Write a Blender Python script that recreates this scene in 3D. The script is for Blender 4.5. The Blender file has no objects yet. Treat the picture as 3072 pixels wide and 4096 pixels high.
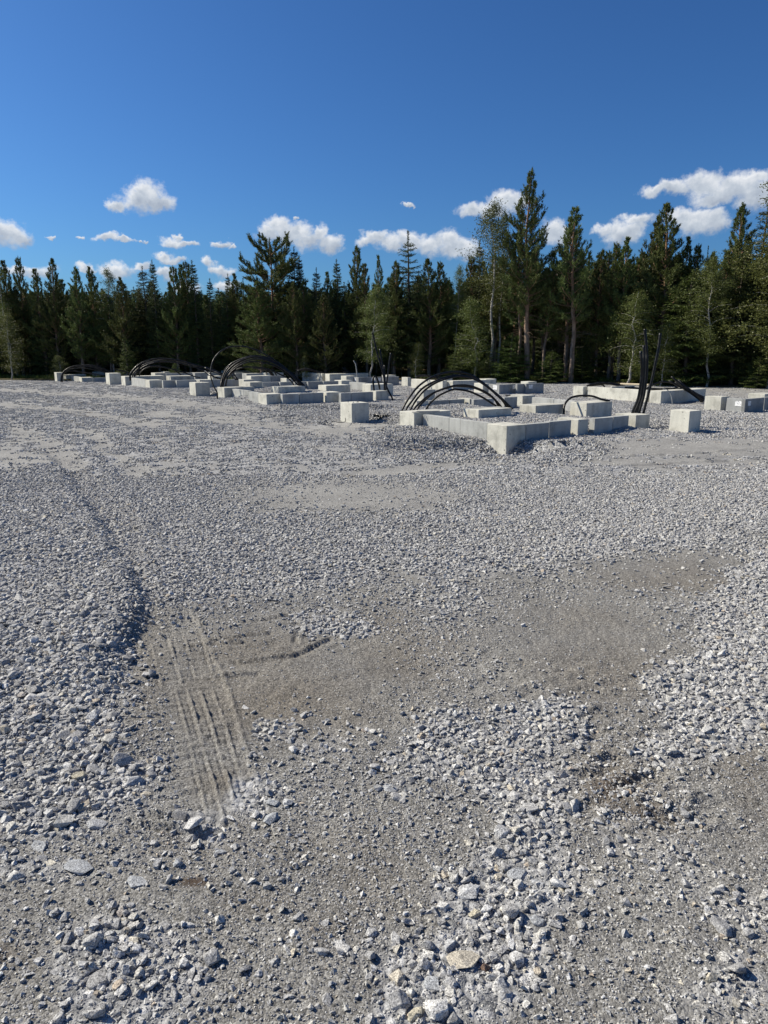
import bpy, bmesh, math, random
import numpy as np
from mathutils import Vector, Matrix
random.seed(7); rng = np.random.default_rng(11)
S = bpy.context.scene
COL = S.collection
R = math.radians

# ------------------------------------------------------------------ camera geometry
F = 2840.0; CX = 1536.0; CY = 2048.0; EYE = 1.70
PITCH = math.atan((CY - 1385.0) / F); CP, SP = math.cos(PITCH), math.sin(PITCH)
def ray(px, py):
    a = (px - CX) / F; b = (CY - py) / F
    return (a, CP + b * SP, -SP + b * CP)
def at(px, py, z=0.0):                      # point of the photo lying at height z
    d = ray(px, py); t = (z - EYE) / d[2]
    return (d[0] * t, d[1] * t)
def atY(px, py, Y):                         # point of the photo lying Y metres ahead
    d = ray(px, py); t = Y / d[1]
    return Vector((d[0] * t, Y, EYE + d[2] * t))
def to_px(x, y, z=0.0):                     # numpy
    zz = z - EYE
    dep = y * CP - zz * SP; up = y * SP + zz * CP
    dep = np.maximum(dep, 1e-3)
    return CX + F * x / dep, CY - F * up / dep
CROP = {'c1': (200, 1420, 4.1475), 'c2': (500, 1400, 4.1475), 'c3': (820, 1360, 3.95), 'c4': (1150, 1440, 3.6867),
        'c5': (1560, 1460, 3.318), 'c6': (1900, 1480, 3.6065), 'c7': (2260, 1480, 4.1475), 'c8': (2600, 1480, 3.5148),
        'cR': (2200, 1300, 1.9025), 'cM': (800, 1340, 1.9518), 'f': (0, 0, 1.0)}
def cp(c, x, y):
    o = CROP[c]; return (o[0] + x / o[2], o[1] + y / o[2])
AZ = R(34.0)
U = Vector((-math.sin(AZ), math.cos(AZ), 0)); V = Vector((math.cos(AZ), math.sin(AZ), 0))

# ------------------------------------------------------------------ helpers
def tag(o, label=None, cat=None, group=None, kind=None):
    if label: o['label'] = label
    if cat: o['category'] = cat
    if group: o['group'] = group
    if kind: o['kind'] = kind
    return o
def link(o, parent=None):
    COL.objects.link(o)
    if parent is not None: o.parent = parent
    return o
def mesh_np(name, co, faces=None, tris=None, quads=None, mat=None, smooth=False):
    """fast mesh from numpy; tris (n,3) and/or quads (n,4)"""
    me = bpy.data.meshes.new(name)
    loops = []; starts = []; n = 0
    if quads is not None and len(quads):
        q = np.asarray(quads, np.int32); loops.append(q.ravel()); starts.append(np.arange(len(q), dtype=np.int32) * 4); n = len(q) * 4
    if tris is not None and len(tris):
        t = np.asarray(tris, np.int32); loops.append(t.ravel()); starts.append(np.arange(len(t), dtype=np.int32) * 3 + n)
    L = np.concatenate(loops); St = np.concatenate(starts)
    me.vertices.add(len(co)); me.vertices.foreach_set('co', np.asarray(co, np.float32).ravel())
    me.loops.add(len(L)); me.loops.foreach_set('vertex_index', L)
    me.polygons.add(len(St)); me.polygons.foreach_set('loop_start', St)
    if smooth: me.polygons.foreach_set('use_smooth', np.ones(len(St), bool))
    else: me.polygons.foreach_set('use_smooth', np.zeros(len(St), bool))
    me.update(calc_edges=True); me.validate(clean_customdata=False)
    if mat: me.materials.append(mat)
    return me
def empty(name, loc, rz=0):
    o = bpy.data.objects.new(name, None); o.location = loc; o.rotation_euler = (0, 0, rz)
    o.empty_display_size = .1
    return link(o)

def _h(ix, iy, s):
    n = (ix.astype(np.int64) * 374761393 + iy.astype(np.int64) * 668265263 + s * 1442695041) & 0x7fffffff
    n = ((n ^ (n >> 13)) * 1274126177) & 0x7fffffff
    return ((n ^ (n >> 16)) & 0xffff) / 65535.0
def vnoise(x, y, sc, s=0):
    x = np.asarray(x) * sc + 1000; y = np.asarray(y) * sc + 1000
    ix = np.floor(x); iy = np.floor(y); fx = x - ix; fy = y - iy
    fx = fx * fx * (3 - 2 * fx); fy = fy * fy * (3 - 2 * fy)
    a = _h(ix, iy, s); b = _h(ix + 1, iy, s); c = _h(ix, iy + 1, s); d = _h(ix + 1, iy + 1, s)
    return (a * (1 - fx) + b * fx) * (1 - fy) + (c * (1 - fx) + d * fx) * fy
def fbm(x, y, sc, o=4, s=0):
    t = 0; a = .5; n = 0
    for k in range(o):
        t = t + a * vnoise(x, y, sc, s + k * 17); n += a; sc *= 2.03; a *= .55
    return t / n
def sstep(a, b, x):
    t = np.clip((x - a) / (b - a), 0, 1); return t * t * (3 - 2 * t)

# ------------------------------------------------------------------ materials
def newmat(name, rough=.8, spec=.3):
    m = bpy.data.materials.new(name); m.use_nodes = True
    nt = m.node_tree; b = nt.nodes['Principled BSDF']
    b.inputs['Roughness'].default_value = rough; b.inputs['Specular IOR Level'].default_value = spec
    return m, nt, b
def node(nt, t, **kw):
    n = nt.nodes.new(t)
    for k, v in kw.items():
        if k.startswith('i_'): n.inputs[k[2:]].default_value = v
        elif k.startswith('n_'): n.inputs[int(k[2:])].default_value = v
        else: setattr(n, k, v)
    return n
def ramp(nt, fac, stops, interp='LINEAR'):
    r = nt.nodes.new('ShaderNodeValToRGB'); r.color_ramp.interpolation = interp
    while len(r.color_ramp.elements) > 1: r.color_ramp.elements.remove(r.color_ramp.elements[-1])
    r.color_ramp.elements[0].position = stops[0][0]; r.color_ramp.elements[0].color = (*stops[0][1], 1)
    for p, c in stops[1:]:
        e = r.color_ramp.elements.new(p); e.color = (*c, 1)
    if fac is not None: nt.links.new(fac, r.inputs[0])
    return r
def mixc(nt, fac, a, b, mode='MIX'):
    m = nt.nodes.new('ShaderNodeMix'); m.data_type = 'RGBA'; m.blend_type = mode
    for sock, v in ((m.inputs[0], fac), (m.inputs[6], a), (m.inputs[7], b)):
        if isinstance(v, (int, float)): sock.default_value = v
        elif isinstance(v, tuple): sock.default_value = (*v, 1)
        else: nt.links.new(v, sock)
    return m.outputs[2]
def math_(nt, op, a, b=None, c=None, clamp=False):
    m = nt.nodes.new('ShaderNodeMath'); m.operation = op; m.use_clamp = clamp
    for i, v in enumerate((a, b, c)):
        if v is None: continue
        if isinstance(v, (int, float)): m.inputs[i].default_value = v
        else: nt.links.new(v, m.inputs[i])
    return m.outputs[0]
def bump(nt, b, h, strength, dist, normal=None):
    n = nt.nodes.new('ShaderNodeBump'); n.inputs['Strength'].default_value = strength; n.inputs['Distance'].default_value = dist
    nt.links.new(h, n.inputs['Height'])
    if normal is not None: nt.links.new(normal, n.inputs['Normal'])
    if b is not None: nt.links.new(n.outputs[0], b.inputs['Normal'])
    return n.outputs[0]

def concrete(name, base, dark=.75, pores=True):
    m, nt, b = newmat(name, .9, .25)
    tc = node(nt, 'ShaderNodeTexCoord'); oi = node(nt, 'ShaderNodeObjectInfo')
    add = node(nt, 'ShaderNodeVectorMath', operation='ADD'); sc = node(nt, 'ShaderNodeVectorMath', operation='SCALE')
    comb = node(nt, 'ShaderNodeCombineXYZ')
    for i in range(3): nt.links.new(oi.outputs['Random'], comb.inputs[i])
    nt.links.new(comb.outputs[0], sc.inputs[0]); sc.inputs['Scale'].default_value = 37.0
    nt.links.new(tc.outputs['Object'], add.inputs[0]); nt.links.new(sc.outputs[0], add.inputs[1])
    P = add.outputs[0]
    n1 = node(nt, 'ShaderNodeTexNoise', i_Scale=3.0, i_Detail=6.0, i_Roughness=.6); nt.links.new(P, n1.inputs['Vector'])
    n2 = node(nt, 'ShaderNodeTexNoise', i_Scale=45.0, i_Detail=4.0); nt.links.new(P, n2.inputs['Vector'])
    st = node(nt, 'ShaderNodeMapping'); st.inputs['Scale'].default_value = (14, 14, 1.2); nt.links.new(P, st.inputs[0])
    n3 = node(nt, 'ShaderNodeTexNoise', i_Scale=1.0, i_Detail=4.0); nt.links.new(st.outputs[0], n3.inputs['Vector'])
    d = tuple(c * dark for c in base); l = tuple(min(1, c * 1.14) for c in base)
    c1 = ramp(nt, n1.outputs[0], [(.36, d), (.48, base), (.68, l)]).outputs[0]
    c2 = mixc(nt, .28, c1, ramp(nt, n3.outputs[0], [(.35, (.62, .62, .60)), (.55, (1, 1, 1))]).outputs[0], 'MULTIPLY')
    c2 = mixc(nt, .5, c2, ramp(nt, n2.outputs[0], [(.3, (.75, .75, .75)), (.7, (1.1, 1.1, 1.1))]).outputs[0], 'MULTIPLY')
    # every casting has its own tone
    tone = math_(nt, 'MULTIPLY_ADD', oi.outputs['Random'], .22, .89)
    cc = node(nt, 'ShaderNodeCombineColor')
    for i in range(3): nt.links.new(tone, cc.inputs[i])
    c2 = mixc(nt, 1.0, c2, cc.outputs[0], 'MULTIPLY')
    vo = node(nt, 'ShaderNodeTexVoronoi', i_Scale=10.0); nt.links.new(P, vo.inputs['Vector'])
    pm = ramp(nt, vo.outputs['Distance'], [(0.0, (0, 0, 0)), (.11, (0, 0, 0)), (.16, (1, 1, 1))]).outputs[0]
    n4 = node(nt, 'ShaderNodeTexNoise', i_Scale=5.0); nt.links.new(P, n4.inputs['Vector'])
    gate = ramp(nt, n4.outputs[0], [(.52, (1, 1, 1)), (.6, (0, 0, 0))]).outputs[0]
    pm = mixc(nt, gate, pm, (1, 1, 1))
    if pores: c2 = mixc(nt, pm, mixc(nt, .75, c2, (.06, .055, .05)), c2)
    nt.links.new(c2, b.inputs['Base Color'])
    h = math_(nt, 'ADD', math_(nt, 'MULTIPLY', n2.outputs[0], .4), pm if pores else n1.outputs[0])
    bump(nt, b, h, .45, .004)
    return m
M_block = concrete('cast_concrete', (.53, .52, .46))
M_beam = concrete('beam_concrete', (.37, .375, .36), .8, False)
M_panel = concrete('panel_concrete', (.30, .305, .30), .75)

M_pipe, nt, b = newmat('black_plastic', .4, .3)
n = node(nt, 'ShaderNodeTexNoise', i_Scale=6.0, i_Detail=5.0); tc = node(nt, 'ShaderNodeTexCoord'); nt.links.new(tc.outputs['Object'], n.inputs['Vector'])
nt.links.new(ramp(nt, n.outputs[0], [(.5, (.004, .004, .0045)), (.68, (.022, .022, .022)), (.8, (.05, .049, .047))]).outputs[0], b.inputs['Base Color'])
nt.links.new(ramp(nt, n.outputs[0], [(.4, (.3, .3, .3)), (.75, (.75, .75, .75))]).outputs[0], b.inputs['Roughness'])
M_cable, nt, b = newmat('grey_cable', .5, .5); b.inputs['Base Color'].default_value = (.3, .3, .28, 1)
M_paper, nt, b = newmat('white_paper', .6); 
tc = node(nt, 'ShaderNodeTexCoord'); w = node(nt, 'ShaderNodeTexNoise', i_Scale=38.0, i_Detail=1.0); nt.links.new(tc.outputs['Object'], w.inputs['Vector'])
nt.links.new(ramp(nt, w.outputs[0], [(.36, (.25, .25, .27)), (.42, (.8, .8, .8))]).outputs[0], b.inputs['Base Color'])
M_wood, nt, b = newmat('pale_wood', .7)
tc = node(nt, 'ShaderNodeTexCoord'); w = node(nt, 'ShaderNodeTexNoise', i_Scale=9.0, i_Detail=4.0); nt.links.new(tc.outputs['Object'], w.inputs['Vector'])
nt.links.new(ramp(nt, w.outputs[0], [(.3, (.55, .44, .28)), (.7, (.72, .62, .45))]).outputs[0], b.inputs['Base Color'])

def stone_mat(name, tint=None):
    m, nt, b = newmat(name, .82, .35)
    tc = node(nt, 'ShaderNodeTexCoord'); oi = node(nt, 'ShaderNodeObjectInfo')
    if tint is None:
        base = ramp(nt, oi.outputs['Random'], [(0, (.24, .238, .236)), (.25, (.36, .358, .354)), (.45, (.29, .288, .286)), (.62, (.46, .458, .452)), (.78, (.39, .38, .35)),
                                              (.93, (.54, .54, .535)), (.972, (.42, .39, .32)), (.993, (.35, .29, .23)), (1, (.56, .56, .55))]).outputs[0]
    else: base = None
    geo = node(nt, 'ShaderNodeNewGeometry')
    n1 = node(nt, 'ShaderNodeTexNoise', i_Scale=230.0, i_Detail=2.0, i_Roughness=.6); nt.links.new(geo.outputs['Position'], n1.inputs['Vector'])
    n2 = node(nt, 'ShaderNodeTexNoise', i_Scale=60.0, i_Detail=4.0); nt.links.new(geo.outputs['Position'], n2.inputs['Vector'])
    sp = ramp(nt, n1.outputs[0], [(.36, (.28, .28, .29)), (.46, (.85, .85, .85)), (.56, (1.1, 1.1, 1.1)), (.64, (1.7, 1.7, 1.68))]).outputs[0]
    c = mixc(nt, .85, base if base is not None else tint, sp, 'MULTIPLY')
    c = mixc(nt, .9, c, ramp(nt, n2.outputs[0], [(.3, (.82, .81, .80)), (.7, (1.12, 1.12, 1.13))]).outputs[0], 'MULTIPLY')
    nt.links.new(c, b.inputs['Base Color'])
    bump(nt, b, n2.outputs[0], .6, .006)
    return m
M_stone = stone_mat('crushed_granite')

# ------------------------------------------------------------------ ground height
def wpoly(pts, z=0.0): return np.array([at(x, y, z) for x, y in pts])
def seg_dist(x, y, pl):
    """distance to polyline, signed (+ on the left-hand side of travel), and param along"""
    best = np.full(np.shape(x), 1e9); sg = np.zeros(np.shape(x)); par = np.zeros(np.shape(x)); acc = 0
    for i in range(len(pl) - 1):
        ax, ay = pl[i]; bx, by = pl[i + 1]; dx, dy = bx - ax, by - ay; L2 = dx * dx + dy * dy; L = math.sqrt(L2)
        t = np.clip(((x - ax) * dx + (y - ay) * dy) / L2, 0, 1)
        ex = x - ax - t * dx; ey = y - ay - t * dy; d = np.hypot(ex, ey)
        s = np.sign(dx * (y - ay) - dy * (x - ax))
        m = d < best
        best = np.where(m, d, best); sg = np.where(m, s, sg); par = np.where(m, acc + t * L, par); acc += L
    return best, sg, par
EDGE = wpoly([(60, 1740), (210, 1840), (330, 2010), (430, 2180), (500, 2330), (545, 2430), (480, 2560), (420, 2680), (330, 2860), (150, 3000), (-300, 3100)])
def uv(x, y): return x * U.x + y * U.y, x * V.x + y * V.y
def rect_uv(p_near, p_left, p_right, z=.3):
    """near corner, a point on the far-left edge, a point on the far-right edge, all full-photo px at height z"""
    n = at(*p_near, z); l = at(*p_left, z); r = at(*p_right, z)
    un, vn = uv(*n); return un, uv(*l)[0], vn, uv(*r)[1]
RECTS = [rect_uv((2024, 1703), (2091, 1583), (2541, 1661)), rect_uv((1065, 1577), (1366, 1522), (1503, 1565)), rect_uv((598, 1521), (780, 1491), (1000, 1518))]
TRK = [[(690, 2730), (741, 2915), (819, 3248)], [(736, 2730), (787, 2905), (884, 3257)], [(782, 2720), (843, 2905), (925, 3180)], [(833, 2730), (893, 2887), (982, 3190)],
       [(598, 2560), (640, 2740)], [(655, 2500), (720, 2720)], [(720, 2490), (775, 2700)], [(775, 2430), (845, 2690)]]
TRK = [wpoly(t) for t in TRK]
TEDGE = wpoly([(760, 2430), (898, 2702), (1028, 3118)])
SCR = [wpoly(t) for t in [[(602, 3239), (760, 3250), (889, 3271)], [(556, 3280), (700, 3296), (833, 3318)], [(790, 2570), (960, 2565)], [(860, 2700), (1010, 2690)], [(1000, 2480), (1170, 2450), (1220, 2500), (1200, 2560)],
       [(960, 2640), (1150, 2620), (1300, 2560)], [(1750, 1810), (2050, 1800)], [(2350, 1835), (2700, 1815), (3050, 1790)], [(2300, 1880), (2650, 1850), (2900, 1835)], [(840, 2560), (1060, 2530)]]]
LANES = [(wpoly([(60, 1700), (230, 1800), (360, 1950), (480, 2120)]), .20, .014), (wpoly([(330, 1720), (470, 1810), (570, 1900)]), .15, .012), (wpoly([(600, 1655), (1000, 1690), (1400, 1735)]), .45, .02), (wpoly([(-200, 1545), (500, 1590), (950, 1640)]), .7, .03),
         (wpoly([(1500, 1890), (2000, 1835), (2600, 1850), (3172, 1835)]), .30, .02), (wpoly([(2500, 1595), (3172, 1640)]), .55, .03), (wpoly([(1600, 1700), (1950, 1750)]), .2, .0), (wpoly([(2300, 1790), (2700, 1775), (3200, 1780)]), .45, .015), (wpoly([(-200, 1600), (300, 1640), (600, 1700)]), .4, .02)]
def blob(x, y, px, py, r_x, r_y, z=0, rot=None):
    c = at(px, py, z); dx = x - c[0]; dy = y - c[1]
    return np.exp(-((dx / r_x) ** 2 + (dy / r_y) ** 2))
def height(x, y, fine=True):
    x = np.asarray(x, float); y = np.asarray(y, float)
    z = .05 * (fbm(x, y, .22, 3, 5) - .5) * sstep(3, 10, y)
    z = z + .028 * (fbm(x, y, 1.1, 3, 9) - .5)
    z = z - .02 * np.maximum(0, y - 30) * sstep(2, -8, x)
    # raised layer of coarse gravel on the left, ending in a step
    d, s, p = seg_dist(x, y, EDGE); wob = .10 * (fbm(x, y, 2.2, 3, 31) - .5)
    sd = d * s - wob
    z = z + .085 * sstep(-.12, .06, -sd) * sstep(13, 9, y) * sstep(2.7, 4.2, y) * sstep(-1.2, 0, -x - .0 * y) * (.6 + .8 * fbm(x, y, 1.6, 2, 77))
    # hollows
    u0_, v0_ = RECTS[0][0], RECTS[0][2]; ua, va = uv(x, y)
    outm = 1 - sstep(-.02, .12, ua - u0_) * sstep(-.02, .12, va - v0_)
    d, sg_, p = seg_dist(x, y, np.array([(2.35, 12.55), (2.1, 12.68), (1.45, 12.95), (.6, 13.05), (-.1, 13.35)])); dp = np.interp(p, [0, .3, 1.0, 1.9, 2.6], [.26, .36, .40, .26, .04])
    dd_ = np.where(sg_ > 0, d * .36, d)        # gentle bank towards the yard, steep bank under the beams
    z = z - outm * dp * (1 - sstep(.08, .50 + .15 * fbm(x, y, 2, 2, 8), dd_))
    z = z + outm * .13 * blob(x, y, 1800, 1704, 1.2, .32)
    d, sg_, p = seg_dist(x, y, wpoly([(1400, 1705), (1290, 1690), (1150, 1683)])); z = z - np.interp(p, [0, .9, 1.6], [.10, .22, .06]) * (1 - sstep(.1, .42, d))
    d, sg_, p = seg_dist(x, y, wpoly([(1120, 1640), (1300, 1645), (1600, 1655)])); z = z + .13 * (1 - sstep(.0, .40, d))
    d, sg_, p = seg_dist(x, y, wpoly([(700, 1572), (840, 1574)])); z = z - .16 * (1 - sstep(.1, .6, d))
    for (lx_, w_, a_) in LANES: d, sg_, p = seg_dist(x, y, lx_); z = z - a_ * np.exp(-(d / w_) ** 2) + a_ * .9 * np.exp(-((d * sg_ - w_ * 1.5) / (w_ * .35)) ** 2) * (.4 + fbm(x, y, 2.5, 2, 6))
    z = z + .08 * blob(x, y, 1640, 1722, .8, .4) + .17 * blob(x, y, 2235, 1795, .60, .36)
    z = z + .08 * blob(x, y, 1130, 1672, .6, .5)
    z = z + .10 * blob(x, y, 1480, 1650, 1.6, .5) + 0
    z = z + .12 * blob(x, y, 2950, 1690, 1.7, .6) + .08 * blob(x, y, 2480, 1722, .6, .3) + .1 * blob(x, y, 980, 1600, .8, .5)
    # gravel fill inside the foundation rings
    uu, vv = uv(x, y)
    for (u0, u1, v0, v1), hh in zip(RECTS, (.17, .16, .15)):
        m = sstep(u0 + .08, u0 + .5, uu) * sstep(u1 + .1, u1 - .4, uu) * sstep(v0 + .08, v0 + .5, vv) * sstep(v1 + .3, v1 - .3, vv)
        z = z + m * hh * (.85 + .3 * fbm(x, y, 1.3, 2, 3))
    if fine:
        near = sstep(9, 4, y)
        for k, t in enumerate(TRK):
            d, s, p = seg_dist(x, y, t)
            br = .45 + .8 * (vnoise(p, p * 0 + k, 9, 41) > .28)
            w = .007; win = sstep(-.02, .25, p) * (.35 + 1.0 * vnoise(p, p * 0 + k, 3.3, 43))
            z = z - .004 * br * win * np.exp(-((d + .004 * s) / w) ** 2) + .015 * win * np.exp(-(((d * s) - .010) / .0065) ** 2) * 1.7 * np.clip(fbm(x, y, 14, 2, 51) - .25, 0, 1)
        d, s, p = seg_dist(x, y, TEDGE)
        z = z + .008 * np.exp(-((d * s) / .014) ** 2) * (.3 + vnoise(x, y, 25, 61))
        z = z + .0035 * np.sin(p * 95 + 3 * fbm(x, y, 4, 2, 44)) * sstep(.0, .03, -d * s) * sstep(.50, .40, -d * s) * (p > 0) * near
        z = z - .007 * sstep(.0, .03, -d * s) * sstep(.50, .40, -d * s) * (p > 0) * sstep(.02, .1, p)
        for k, t in enumerate(SCR):
            d, s, p = seg_dist(x, y, t)
            far = max(1, t[0][1] / 4.5)
            z = z + (.018 * far ** .6) * np.exp(-((d * s) / (.016 * far)) ** 2) * (.2 + 1.1 * vnoise(x, y, 16 / far, 71 + k)) - .012 * np.exp(-((d * s + .03 * far) / (.018 * far)) ** 2)
        # churned soil on the right
        m = blob(x, y, 2480, 3010, .34, .42) + .8 * blob(x, y, 2620, 3230, .30, .22) + .5 * blob(x, y, 2100, 2700, .6, .35) + .35 * blob(x, y, 1150, 2560, .5, .5)
        z = z + m * .06 * (fbm(x * .8 + y * .7, y * 1.9 - x * .8, 9, 3, 83) - .5)
        z = z + near * (.018 * (fbm(x, y, 8, 4, 13) - .5) + .007 * (fbm(x, y, 45, 2, 23) - .5))
    return z

# ------------------------------------------------------------------ stone cover: (cx, cy, rx, ry, cover, size m), patches lie on the ground where the photo has them
COARSE = [(200, 2350, 320, 250, 1.0, .042), (250, 2620, 260, 300, 1.0, .050), (120, 2900, 330, 330, .95, .055), (180, 3200, 330, 160, .75, .060), (330, 3130, 260, 150, .7, .060), (560, 3080, 90, 60, .8, .06),
          (300, 2080, 190, 160, .8, .038), (100, 3480, 260, 70, .35, .08), (100, 2100, 200, 90, .4, .032),
          (520, 3900, 290, 260, .8, .045), (330, 3790, 110, 110, .5, .05), (1080, 3180, 110, 90, .55, .06), (1330, 2510, 130, 35, .8, .035), (880, 3330, 120, 90, .25, .05),
          (1850, 3010, 300, 110, .8, .036), (2050, 3120, 230, 120, .7, .038), (2110, 3290, 140, 190, .9, .050), (2080, 3550, 190, 180, .8, .050), (1900, 3620, 200, 130, .6, .055),
          (1800, 3900, 270, 200, .95, .058), (1640, 4030, 220, 100, 1.0, .065), (2000, 3800, 170, 260, .7, .050), (2200, 2900, 160, 120, .6, .032),
          (2960, 2560, 230, 190, .95, .038), (2880, 2830, 240, 170, .85, .042), (3040, 2440, 110, 220, .9, .036), (2640, 3000, 130, 60, .5, .04), (2900, 2950, 110, 70, .7, .045),
          (2820, 3960, 300, 150, .45, .050), (3000, 3700, 200, 130, .3, .05), (1400, 3850, 250, 200, .18, .04), (1580, 3140, 60, 60, .5, .05), (1240, 2960, 200, 110, .16, .035), (2560, 3330, 220, 140, .3, .035)]
MEDIUM = [(900, 2200, 640, 230, .95), (600, 2050, 420, 160, .8), (1200, 2300, 400, 90, .8), (2300, 2090, 800, 190, .95), (2000, 2200, 550, 110, .9), (2850, 1990, 350, 120, .8), (1550, 2180, 300, 80, .7),
          (700, 2330, 420, 90, .8), (1750, 2430, 350, 90, .45), (350, 1800, 420, 130, .6), (900, 1750, 550, 90, .6), (1900, 1900, 600, 90, .75), (500, 1650, 700, 60, .55),
          (1850, 1775, 330, 60, 1.3), (2230, 1800, 170, 48, 1.3), (1330, 1655, 250, 26, 1.2), (1500, 1640, 200, 40, 1.1), (2950, 1690, 260, 45, 1.2), (2500, 1660, 160, 35, 1.0), (770, 1565, 160, 20, 1.1), (1100, 1610, 200, 22, 1.0),
          (2450, 1735, 160, 14, .9), (1000, 1590, 100, 18, .9), (2130, 1560, 600, 14, .35), (1750, 1650, 150, 20, .6), (2820, 3500, 400, 300, .25), (700, 3500, 400, 200, .12), (1600, 2560, 200, 60, .35), (1900, 2700, 200, 60, .2)]
SMOOTH = [(1400, 1985, 480, 75, .9), (60, 1835, 190, 40, .8), (2750, 1800, 500, 40, .9), (2450, 1800, 240, 30, .7), (1050, 1650, 260, 28, .6), (1500, 1700, 300, 25, .6), (1180, 2740, 560, 320, 1.1), (870, 3000, 230, 260, 1.0),
          (700, 2620, 200, 200, .8), (2300, 2620, 470, 260, 1.05), (2750, 2290, 480, 90, .9), (2980, 3200, 190, 330, .8), (500, 3600, 560, 100, .7), (1500, 2400, 200, 100, .3), (2480, 1680, 380, 16, .5), (2900, 1570, 500, 25, .7), (1250, 1640, 120, 14, .4)]
def ell(X, Y, e, soft=1.5):
    r = ((X - e[0]) / e[2]) ** 2 + ((Y - e[1]) / e[3]) ** 2
    return np.exp(-r ** soft * .9)
def covers(x, y):
    X, Y = to_px(x, y, 0.0)
    n = fbm(x, y, 2.6, 3, 101) - .5; n2 = fbm(x, y, 9, 2, 151) - .5
    xr = x * math.cos(.35) + y * math.sin(.35); yr = y * math.cos(.35) - x * math.sin(.35)
    n3 = fbm(xr * 1.0, yr * .22, 3.2, 4, 171) - .5; n4 = fbm(x, y, 22, 2, 181) - .5
    X = X + n * 190 + n3 * 120; Y = Y + n2 * 70 + n * 60
    co = np.zeros(X.shape); sz = np.full(X.shape, .04); 
    for e in COARSE:
        g = ell(X, Y, e) * e[4]; m = g > co; co = np.where(m, g, co); sz = np.where(m, e[5], sz)
    me = np.zeros(X.shape)
    for e in MEDIUM: me = np.maximum(me, ell(X, Y, e) * e[4])
    sm = np.zeros(X.shape)
    for e in SMOOTH: sm = np.maximum(sm, ell(X, Y, e, 2) * e[4])
    for (lx_, w_, a_) in LANES:
        d, s_, p = seg_dist(x + n * .3, y + n * .5, lx_); sm = np.maximum(sm, .75 * np.exp(-(d / w_) ** 4))
    far = sstep(2350, 2050, Y)
    me = np.maximum(me, .5 * far)
    uu, vv = uv(x, y); ins = np.zeros(X.shape)
    for (u0, u1, v0, v1) in RECTS:
        ins = np.maximum(ins, ((uu > u0) & (uu < u1) & (vv > v0) & (vv < v1)).astype(float))
    strong = np.maximum(ins, (me > 1.0) * 1.0)
    me = me * (1 - .93 * sm * (1 - strong)); me = np.maximum(me, ins)
    co = np.clip(co * 1.12 + n * .55 * (co > .08) + n2 * .35 * (co > .08), 0, 1)
    sm = np.clip(sm + n3 * .5 * (sm > .05) + n4 * .2 * (sm > .05), 0, 1)
    me = np.clip(me + n * .5 * (me > .1) + n2 * .3 * (me > .1) + n3 * .9 * (me > .1) * (1 - ins), 0, 1) * (1 - .85 * sm * (1 - strong))
    return co, sz, me, sm
def brown(x, y):
    X, Y = to_px(x, y, 0.0); n = fbm(x, y, 3.0, 3, 201) - .5; X = X + n * 160; Y = Y + n * 90
    b = np.zeros(X.shape)
    for e in [(1100, 2800, 380, 150, .7), (1000, 2600, 300, 120, .55), (1600, 2620, 230, 160, .5), (1500, 2480, 170, 80, .5), (2450, 2700, 330, 160, .5), (2700, 2320, 320, 70, .5), (2480, 3150, 190, 200, .65), (2620, 3290, 150, 90, .6), (900, 3120, 140, 60, .55),
              (3000, 3050, 120, 250, .5), (1000, 3600, 200, 80, .35), (1300, 3380, 260, 90, .3), (1330, 3700, 140, 90, .35), (750, 3360, 180, 60, .4), (2350, 2480, 250, 60, .35), (1500, 3500, 200, 200, .35), (30, 3850, 120, 60, .4), (200, 3030, 60, 50, .5),
              (600, 2700, 120, 260, .4)]:
        b = np.maximum(b, ell(X, Y, e, 1) * e[4])
    d = np.maximum(ell(X + 0, Y, (735, 3505, 70, 22, 1), 1.5), .5 * ell(X, Y, (30, 3840, 60, 40, 1), 1.5))
    d = np.maximum(d, .8 * ell(X, Y, (2470, 3160, 90, 60, 1), 1.2)); d = np.maximum(d, .45 * ell(X, Y, (2600, 3270, 110, 40, 1), 1.2))
    red = ell(X, Y, (590, 2345, 55, 9, 1), 1.5)
    return b, d, red

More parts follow.
